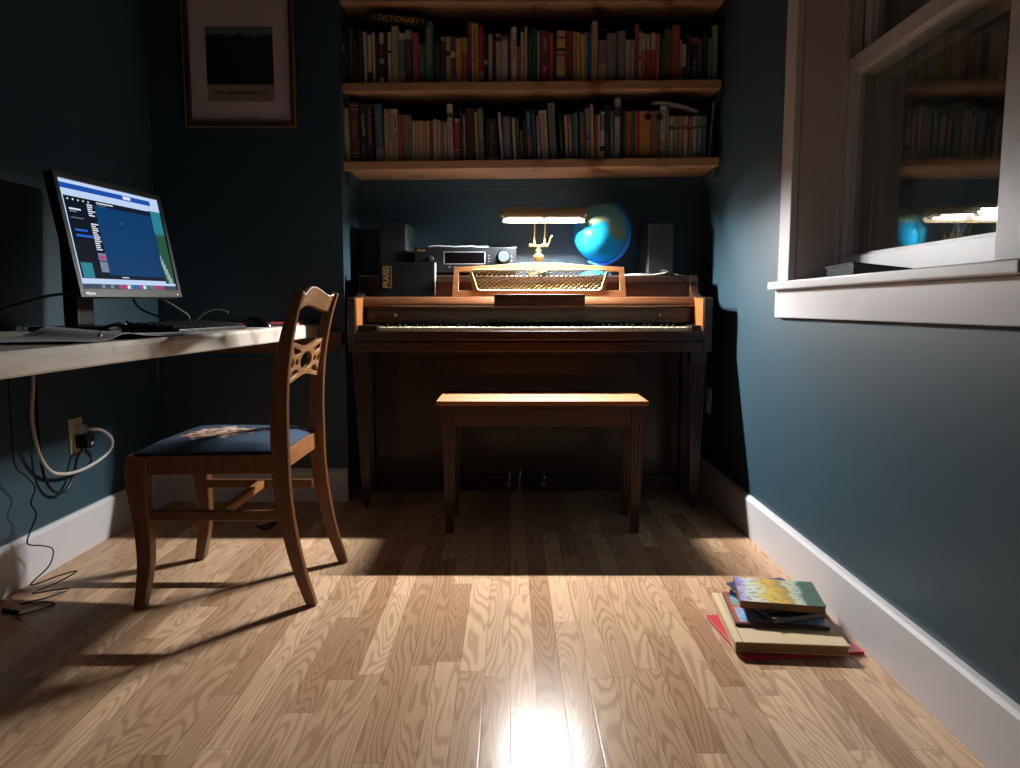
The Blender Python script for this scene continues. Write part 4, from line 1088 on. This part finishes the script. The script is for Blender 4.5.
# under-desk outlet, plug and cords
ot = thing('wall_outlet', 'cream wall outlet plate low on the left wall under the desk', 'outlet', (XL, 2.418, .336))
b = BM(); box(b, XL+.0002, XL+.006, 2.381, 2.455, .336, .452); pl = obj('plate', b, plain('outlet_cream', 'b8ac98', .5), ot, bevel=.002)
b = BM()
for z in (.366, .416): box(b, XL+.006, XL+.0085, 2.401, 2.435, z-.016, z+.016)
obj('socket', b, WHITEP, ot, bevel=.003)
pa = thing('power_adapter', 'small black power adapter plugged into the left wall outlet', 'adapter', (XL+.03, 2.425, .350))
b = BM(); box(b, XL+.0087, XL+.050, 2.403, 2.447, .352, .396); obj('adapter_body', b, BLACKP, pa, bevel=.004, seg=3)
b = BM(); box(b, XL+.050, XL+.053, 2.418, 2.434, .362, .372); obj('adapter_label', b, C('a8a6a4'), pa)
b = BM(); box(b, XL+.0087, XL+.034, 2.405, 2.431, .403, .429)
tube(b, [(XL+.034, 2.418, .416), (XL+.055, 2.425, .414), (XL+.070, 2.455, .405), (XL+.075, 2.50, .372), (XL+.06, 2.525, .335), (XL+.045, 2.50, .305), (XL+.035, 2.42, .287), (XL+.03, 2.33, .286), (XL+.03, 2.24, .310), (XL+.035, 2.18, .370), (XL+.04, 2.15, .45), (XL+.04, 2.145, .51), (XL+.045, 2.155, .60), (XL+.045, 2.15, .7005)], .0055, 10)
tag(obj('power_cable', b, plain('cord_ivory', 'bdb9b0', .5), smooth=True), 'thick white power cord looping from the wall outlet up to the desk', 'cord')
cable('power_cable', 'black cord hanging in a loop beneath the wall outlet', [(XL+.028, 2.41, .354), (XL+.022, 2.385, .32), (XL+.02, 2.36, .265), (XL+.02, 2.31, .232), (XL+.02, 2.25, .25), (XL+.02, 2.21, .32), (XL+.02, 2.20, .45), (XL+.022, 2.20, .6), (XL+.022, 2.20, .7092)], .0045, BLACKP)
cable('earphone_cord', 'thin black kinked cord dangling to the floor at far left', [(-1.40, 2.04, .70), (-1.40, 2.04, .50), (-1.405, 2.05, .378), (-1.40, 2.09, .33), (-1.40, 2.123, .289), (-1.40, 2.10, .25), (-1.40, 2.12, .21), (-1.40, 2.085, .165), (-1.40, 2.075, .135), (-1.385, 2.12, .115), (-1.37, 2.14, .095), (-1.36, 2.10, .060), (-1.37, 2.03, .030), (-1.33, 2.10, .032), (-1.31, 2.15, .026), (-1.33, 2.09, .015), (-1.36, 2.02, .010), (-1.31, 2.05, .008), (-1.28, 2.06, .006), (-1.31, 1.99, .006), (-1.35, 1.95, .006), (-1.29, 1.97, .004), (-1.26, 1.955, .004), (-1.28, 1.91, .004), (-1.31, 1.875, .004), (-1.28, 1.85, .004)], .0022, BLACKP, 6)
b = BM(); tube(b, [(-1.365, 1.905, .007), (-1.318, 1.893, .007)], .0065, 8, smooth=False); tag(obj('cord_plug', b, BLACKP), 'small black plug end lying on the floor at far left', 'plug')
cable('dropped_cord', 'small black crumpled cord on the floor under the desk', [(-.93, 2.68, .005), (-.90, 2.66, .012), (-.91, 2.70, .006), (-.88, 2.69, .014), (-.90, 2.64, .005), (-.94, 2.66, .010)], .004, BLACKP)
# ------------------------------------------------------------------ chair
ch = thing('side_chair', 'brown wooden side chair with blue floral needlepoint seat, pushed to the desk', 'chair', (-.80, 2.13, 0))
def curved_leg(path, y, hy, hyt=None, n=5):
    """path: (x, z, half-x); rectangular section swept in the XZ plane"""
    P = smooth_path([(p[0], p[1], p[2]) for p in path], n)
    b = BM(); secs = []
    for i, p in enumerate(P):
        a = P[min(i+1, len(P)-1)] - P[max(i-1, 0)]
        t = Vector((a.x, 0, a.y)).normalized(); nrm = Vector((t.z, 0, -t.x))
        c = Vector((p.x, 0, p.y)); h = p.z
        k = hy if hyt is None else hy + (hyt-hy)*i/(len(P)-1)
        yy = y(i/(len(P)-1)) if callable(y) else y
        A, B_ = c - nrm*h, c + nrm*h
        secs.append([(A.x, yy-k, A.z), (B_.x, yy-k, B_.z), (B_.x, yy+k, B_.z), (A.x, yy+k, A.z)])
    secs[0] = [(p[0], p[1], 0) for p in secs[0]]
    loft(b, secs); return b
rear = [(-.546, 0, .0135), (-.578, .10, .0165), (-.602, .21, .0195), (-.617, .32, .0225), (-.621, .44, .024), (-.618, .56, .022), (-.605, .68, .019), (-.580, .79, .015), (-.553, .865, .011)]
for y, sh in ((1.958, 0), (2.302, .009)):
    obj('leg', curved_leg([(p[0]+sh, p[1], p[2]) for p in rear], y, .0125, .011), CHAIRW, ch, bevel=.003)
for y, s in ((1.940, 1), (2.332, -1)):
    fr = [(-1.012, 0, .0145), (-1.002, .05, .016), (-.990, .13, .019), (-.990, .21, .021), (-.996, .29, .024), (-1.0, .35, .028), (-.998, .39, .029), (-.994, .4245, .027)]
    obj('leg', curved_leg(fr, y, .016, .022), CHAIRW, ch, bevel=.004, seg=3)
# seat rails
RAIL = wood('chair_wood_rail', '8a5a34', 'b07c4c', .35, 'X', 1.3, coat=.2)
b = BM()
loft(b, [[(-.972, 1.928, .372), (-.972, 1.948, .372), (-.972, 1.948, .424), (-.972, 1.928, .424)], [(-.644, 1.948, .372), (-.644, 1.966, .372), (-.644, 1.966, .424), (-.644, 1.948, .424)]])
loft(b, [[(-.972, 2.324, .372), (-.972, 2.344, .372), (-.972, 2.344, .424), (-.972, 2.324, .424)], [(-.644, 2.293, .372), (-.644, 2.311, .372), (-.644, 2.311, .424), (-.644, 2.293, .424)]])
box(b, -1.012, -.990, 1.965, 2.307, .376, .424)
obj('seat_rail', b, CHAIRW, ch, bevel=.002)
b = BM(); box(b, -.632, -.612, 1.971, 2.289, .378, .428); obj('rear_rail', b, wood('chair_rail_y', '8a5a34', 'b07c4c', .35, 'Y', 1.3, coat=.2), ch, bevel=.002)
def seat_mat():
    m, nt, p = newmat('needlepoint_seat')
    tc = node(nt, 'ShaderNodeTexCoord'); ob = tc.outputs['Object']
    sp = node(nt, 'ShaderNodeSeparateXYZ', {0: ob})
    n0 = node(nt, 'ShaderNodeTexNoise', {'Vector': ob, 'Scale': 600, 'Detail': 2})
    n1 = node(nt, 'ShaderNodeTexNoise', {'Vector': ob, 'Scale': 38, 'Detail': 3})
    vo = node(nt, 'ShaderNodeTexVoronoi', {'Vector': ob, 'Scale': 55})
    # oval wreath around the seat middle
    dx = node(nt, 'ShaderNodeMath', {0: sp.outputs[0], 1: .0}, operation='SUBTRACT'); dy = node(nt, 'ShaderNodeMath', {0: sp.outputs[1], 1: .0}, operation='SUBTRACT')
    X2 = node(nt, 'ShaderNodeMath', {0: dx.outputs[0], 1: 1/.115}, operation='MULTIPLY'); Y2 = node(nt, 'ShaderNodeMath', {0: dy.outputs[0], 1: 1/.125}, operation='MULTIPLY')
    cb = node(nt, 'ShaderNodeCombineXYZ', {0: X2.outputs[0], 1: Y2.outputs[0]})
    ln = node(nt, 'ShaderNodeVectorMath', {0: cb.outputs[0]}, operation='LENGTH')
    a = node(nt, 'ShaderNodeMath', {0: n1.outputs[0], 1: 1.6, 2: ln.outputs['Value']}, operation='MULTIPLY_ADD')
    msk = node(nt, 'ShaderNodeMapRange', {0: a.outputs[0], 1: 1.45, 2: 1.60, 3: 1, 4: 0}).outputs[0]
    cr = node(nt, 'ShaderNodeValToRGB', {0: vo.outputs['Color']}); e = cr.color_ramp; e.interpolation = 'CONSTANT'
    e.elements[0].position = 0; e.elements[0].color = srgb('c9a796')
    e.elements[1].position = .85; e.elements[1].color = srgb('2c4a3c')
    for ps, cc in ((.25, 'd9c8ae'), (.45, 'b4706c'), (.6, 'cdb79c'), (.72, '7a5a3c')): q = e.elements.new(ps); q.color = srgb(cc)
    bs = node(nt, 'ShaderNodeMix', {0: n0.outputs[0]}, data_type='RGBA'); bs.inputs[6].default_value = srgb('142f49'); bs.inputs[7].default_value = srgb('1f4363')
    mx = node(nt, 'ShaderNodeMix', {0: msk, 6: bs.outputs[2], 7: cr.outputs[0]}, data_type='RGBA')
    nt.links.new(mx.outputs[2], p.inputs['Base Color']); p.inputs['Roughness'].default_value = .9
    bp = node(nt, 'ShaderNodeBump', {'Height': n0.outputs[0], 'Strength': .4, 'Distance': .001}); nt.links.new(bp.outputs[0], p.inputs['Normal'])
    return m
b = BM(); N = 14; top = []; bot = []
for i in range(N+1):
    s = i/N; rt, rb = [], []
    for j in range(N+1):
        t = j/N
        y0 = 1.932+.030*s; y1 = 2.340-.030*s
        x = -1.005 + .382*s; y = y0+(y1-y0)*t
        cx = min(1, 5*min(s, 1-s, t, 1-t) + .0)
        e = (1-(2*s-1)**6)*(1-(2*t-1)**6)
        rt.append(b.verts.new((x, y, .432 + .020*math.sqrt(max(0, e)) + .006*(1-(2*s-1)**2)*(1-(2*t-1)**2))))
        rb.append(b.verts.new((x, y, .4245)))
    top.append(rt); bot.append(rb)
for i in range(N):
    for j in range(N):
        b.faces.new((top[i][j], top[i+1][j], top[i+1][j+1], top[i][j+1])); b.faces.new((bot[i][j], bot[i][j+1], bot[i+1][j+1], bot[i+1][j]))
for i in range(N):
    b.faces.new((bot[i][0], bot[i+1][0], top[i+1][0], top[i][0])); b.faces.new((bot[i+1][N], bot[i][N], top[i][N], top[i+1][N]))
    b.faces.new((bot[0][i+1], bot[0][i], top[0][i], top[0][i+1])); b.faces.new((bot[N][i], bot[N][i+1], top[N][i+1], top[N][i]))
# notch the rear corners around the stiles by keeping the cushion just inside them
for v in b.verts:
    if v.co.x > -.652 and (v.co.y < 1.976 or v.co.y > 2.284): v.co.x = -.6525
cs = obj('seat', b, seat_mat(), ch, smooth=True)
# recentre so the needlepoint motif sits in the middle of the cushion
cc_ = Vector((-.850, 2.120, .44)) - world_loc(ch)
cs.data.transform(Matrix.Translation(-cc_)); cs.location = cc_
# stretchers
b = BM(); box(b, -.975, -.634, 1.942, 1.960, .243, .271); obj('side_stretcher', b, CHAIRW, ch, bevel=.003)
b = BM(); box(b, -.975, -.634, 2.305, 2.323, .243, .271); obj('side_stretcher', b, CHAIRW, ch, bevel=.003)
b = BM(); box(b, -.806, -.784, 1.9605, 2.3045, .245, .269); obj('cross_stretcher', b, RAIL, ch, bevel=.003)
# crest rail: serpentine top, arched underside, slightly hollow
def crest(t):   # t 0..1 across
    if t < .12: zt = .862 - .007*math.sin(PI/2*t/.12)
    elif t > .88: zt = .862 - .007*math.sin(PI/2*(1-t)/.12)
    else: zt = .855 + .024*math.sin(PI*(t-.12)/.76)**1.3
    zb = .806 + .018*math.sin(PI*t)**2
    return zt, zb
b = BM(); secs = []
for i in range(29):
    t = i/28; y = 1.969 + (2.291-1.969)*t; zt, zb = crest(t); xo = -.014*math.sin(PI*t)
    xt, xb = -.556+xo+.008*t, -.578+xo+.008*t
    secs.append([(xb-.008, y, zb), (xb+.009, y, zb), (xt+.007, y, zt), (xt-.007, y, zt)])
loft(b, secs); obj('crest_rail', b, wood('crest_wood', '7c5230', 'a87c50', .4, 'Y', 1.2, coat=.1), ch, bevel=.003, smooth=True)
# pierced splat between the stiles
SPM = frame((-.598, 2.13, .668), (0, 1, 0), (.17, 0, 1))
def ell(cx, cy, rx, ry, n=20, a0=0, sk=0):
    return [(cx+rx*math.cos(2*PI*k/n)*math.cos(a0)-ry*math.sin(2*PI*k/n)*math.sin(a0), cy+rx*math.cos(2*PI*k/n)*math.sin(a0)+ry*math.sin(2*PI*k/n)*math.cos(a0)) for k in range(n)]
o1 = []
for k in range(21):
    t = -1 + 2*k/20; o1.append((t*.161, -.054 + .014*math.cos(t*PI/2)**1.5 - .004*abs(t)))
for k in range(21):
    t = 1 - 2*k/20; o1.append((t*.161, .054 - .014*math.cos(t*PI/2)**1.5 + .004*abs(t)))
def petal(pts): 
    P = smooth_path([(p[0], p[1], 0) for p in pts] + [(pts[0][0], pts[0][1], 0)], 4)[:-1]
    return [(p.x, p.y) for p in P]
hl = [ell(0, 0, .060, .027, 26)]
for sx in (-1, 1):
    hl.append(ell(sx*.092, 0, .018, .011, 14))
    hl.append(petal([(sx*.150, .0), (sx*.134, .016), (sx*.120, 0), (sx*.134, -.016)]))
    for sy in (-1, 1):
        hl.append(petal([(sx*.148, sy*.046), (sx*.108, sy*.041), (sx*.066, sy*.031), (sx*.088, sy*.019), (sx*.130, sy*.026)]))
spl = shape2d(o1, hl, .011, SPM, .0012)
obj('splat', spl, wood('splat_wood', '8a5a34', 'b98a5a', .35, 'Y', 1.2, coat=.2), ch)

# ------------------------------------------------------------------ books on the floor
def flat_book(name, label, FL, ang, w, d, z0, z1, cover, pages=PAGES, spine='left', tc=.0022, group='books piled on the floor', over=.003, bev=.0008):
    o = thing(name, label, 'book', (FL[0], FL[1], z0), math.radians(ang), group); h = z1-z0
    b = BM(); box(b, 0, w, 0, d, 0, tc); box(b, 0, w, 0, d, h-tc, h)
    s = {'left': (0, tc, 0, d), 'front': (0, w, 0, tc), 'right': (w-tc, w, 0, d), 'back': (0, w, d-tc, d)}[spine]
    box(b, *s, tc, h-tc)
    cv = obj('cover', b, cover, o, local=True, bevel=bev)
    i = {k: (tc if spine == k else over) for k in ('left', 'front', 'right', 'back')}
    b = BM(); box(b, i['left'], w-i['right'], i['front'], d-i['back'], tc, h-tc)
    obj('pages', b, pages, o, local=True)
    return o
def art(name, stops, scale, axis=0, dist=.25, ux=1.0):
    m, nt, p = newmat(name)
    tc = node(nt, 'ShaderNodeTexCoord'); sp = node(nt, 'ShaderNodeSeparateXYZ', {0: tc.outputs['Generated']})
    n = node(nt, 'ShaderNodeTexNoise', {'Vector': tc.outputs['Generated'], 'Scale': scale, 'Detail': 5, 'Roughness': .65})
    s = node(nt, 'ShaderNodeMath', {0: n.outputs[0], 1: .5}, operation='SUBTRACT')
    a = node(nt, 'ShaderNodeMath', {0: s.outputs[0], 1: dist, 2: sp.outputs[axis]}, operation='MULTIPLY_ADD')
    r = node(nt, 'ShaderNodeValToRGB', {0: a.outputs[0]}); e = r.color_ramp
    e.elements[0].position = stops[0][0]; e.elements[0].color = srgb(stops[0][1]); e.elements[1].position = stops[-1][0]; e.elements[1].color = srgb(stops[-1][1])
    for q_, c_ in stops[1:-1]: q = e.elements.new(q_); q.color = srgb(c_)
    n2 = node(nt, 'ShaderNodeTexNoise', {'Vector': tc.outputs['Generated'], 'Scale': scale*4, 'Detail': 4})
    m2 = node(nt, 'ShaderNodeMapRange', {0: n2.outputs[0], 1: .35, 2: .5, 3: .45, 4: 1.0})
    mu = node(nt, 'ShaderNodeMix', {0: 1.0, 6: r.outputs[0]}, data_type='RGBA', blend_type='MULTIPLY'); nt.links.new(m2.outputs[0], mu.inputs[7])
    nt.links.new(mu.outputs[2], p.inputs['Base Color']); p.inputs['Roughness'].default_value = .35
    return m
rb = flat_book('floor_book', 'wide thin red book, bottom of the floor pile, touching the baseboard', (.543, 1.634), 6.0, .298, .240, .0005, .0085, plain('red_cover', 'c41f3a', .4, var=.05), plain('rose_pages', 'c9a4a0', .7), 'front', .0012)
b = BM(); v = [(.272, .05, .009), (.292, .045, .0095), (.286, .15, .010), (.276, .180, .052), (.276, .10, .030)]
vv = [b.verts.new(q) for q in v] + [b.verts.new((q[0]+.0006, q[1], q[2]+.0006)) for q in v]
b.faces.new(vv[:5][::-1]); b.faces.new(vv[5:])
for i in range(5): b.faces.new((vv[i], vv[(i+1) % 5], vv[5+(i+1) % 5], vv[5+i]))
tag(obj('lifted_page', b, plain('grey_page', 'a9a4a8', .7), rb, local=True), 'curled grey loose page', None)
flat_book('floor_book', 'large beige hardback lying on the thin red book, second in the floor pile', (.532, 1.661), -4.9, .262, .302, .0095, .0345, plain('beige_cloth', 'cdb58e', .7, var=.05, scale=200), plain('tan_pages', '9c7a50', .8, var=.1, scale=300), 'left', .003, bev=.0015)
b = BM(); box(b, .016, .018, 0, .302, 0, .0006)
g_ = [o for o in COL.objects if o.name.startswith('floor_book') and 'beige' in o.get('label', '')][0]
for v in b.verts: v.co.z += .0248
obj('hinge_groove', b, plain('groove_tan', '8f7a58', .8), g_, local=True)
flat_book('floor_book', 'thin picture book with red bordered map cover lying on the beige hardback', (.558, 1.746), -6.6, .224, .204, .0348, .0430,
          plain('dark_brown_cover', '4a3328', .5), PAGES, 'front', .0012)
g_ = [o for o in COL.objects if o.name.startswith('floor_book') and 'picture book' in o.get('label', '')][0]
b = BM(); box(b, .004, .100, .004, .200, .0082, .0086); obj('cover_border', b, plain('orange_red_border', 'b8482a', .4), g_, local=True)
b = BM(); box(b, .012, .220, .010, .194, .0086, .0090); obj('cover_picture', b, art('map_art', [(.0, '8fb4dc'), (.35, '9cc4e8'), (.5, 'd86a4a'), (.58, '86b07a'), (.8, '7aa6d8'), (1, '3c5a7a')], 5, 1, .5), g_, local=True)
flat_book('floor_book', 'dark grey soft notebook turned askew, under the top books of the floor pile', (.648, 1.732), 15, .150, .200, .0441, .0600, plain('charcoal_cover', '2a2b2e', .5), plain('grey_pages', '6e6a68', .7), 'back', .0018, over=.002, bev=.0015)
flat_book('floor_book', 'thin dark blue book poking out behind the top book of the floor pile', (.640, 1.762), 13, .170, .198, .0604, .0660, plain('navy_cover', '17306a', .35), PAGES, 'left', .001)
te = flat_book('floor_book', 'bright illustrated paperback on top of the floor pile, yellow and green', (.580, 1.782), -11, .203, .168, .0664, .0850,
          plain('umber_cover', '6a4430', .5), plain('brown_pages', '8a6a4c', .8, var=.15, scale=400), 'left', .001, over=.001)
b = BM(); box(b, .0008, .2022, .0008, .1672, .0186, .0190)
obj('cover_picture', b, art('landscape_art', [(0, '8a78c0'), (.06, 'b4a8cc'), (.12, 'c9d4cc'), (.27, 'd4cfb0'), (.36, 'd8b850'), (.52, 'c9a040'), (.60, '9a8450'), (.66, 'c4c0a0'), (.76, 'b4bca8'), (.80, '2f5a48'), (1, '1f4a3a')], 3.2, 0, .42), te, local=True)
# ------------------------------------------------------------------ black notebook on the window sill
sn = thing('sill_notebook', 'flat black notebook with silvery page edges lying on the window sill', 'notebook', (.862, 1.872, .8995), math.radians(-9))
def wedge(b, xa, xb, za0, za1, zb0, zb1, y0, y1):
    loft(b, [[(xa, y0, za0), (xa, y1, za0), (xa, y1, za1), (xa, y0, za1)], [(xb, y0, zb0), (xb, y1, zb0), (xb, y1, zb1), (xb, y0, zb1)]])
b = BM(); box(b, 0, .145, 0, .26, 0, .003); wedge(b, 0, .145, .031, .034, .0135, .0165, 0, .26); box(b, .1425, .145, 0, .26, .003, .0136)
obj('cover', b, plain('notebook_black', '060708', .6), sn, local=True, bevel=.001)
b = BM()
for k in range(5):
    a, e = .0033+.0055*k, .0033+.0020*k
    wedge(b, .003 + .002*(k % 2), .142, a, a+.0046, e, e+.0017, .003, .257)
obj('pages', b, plain('silver_edges', '4c5256', .3, .5), sn, local=True)

# ------------------------------------------------------------------ world, camera, render look
sc = bpy.context.scene
w = bpy.data.worlds.new('night'); sc.world = w; w.use_nodes = True
w.node_tree.nodes['Background'].inputs[0].default_value = (.25, .3, .45, 1); w.node_tree.nodes['Background'].inputs[1].default_value = .002
cam = bpy.data.cameras.new('camera'); co = bpy.data.objects.new('camera', cam); COL.objects.link(co)
cam.sensor_width = 36; cam.lens = 36*735/1020; cam.clip_start = .02
co.location = (0, 0, .82); co.rotation_euler = (math.radians(90-5.98), 0, 0)
sc.camera = co
sc.view_settings.view_transform = 'Standard'; sc.view_settings.look = 'None'; sc.view_settings.gamma = 1
sc.view_settings.use_curve_mapping = False; sc.view_settings.exposure = .1
sc.cycles.use_denoising = True
sc.cycles.max_bounces = 10; sc.cycles.diffuse_bounces = 6; sc.cycles.transparent_max_bounces = 16
sc.cycles.sample_clamp_indirect = 4
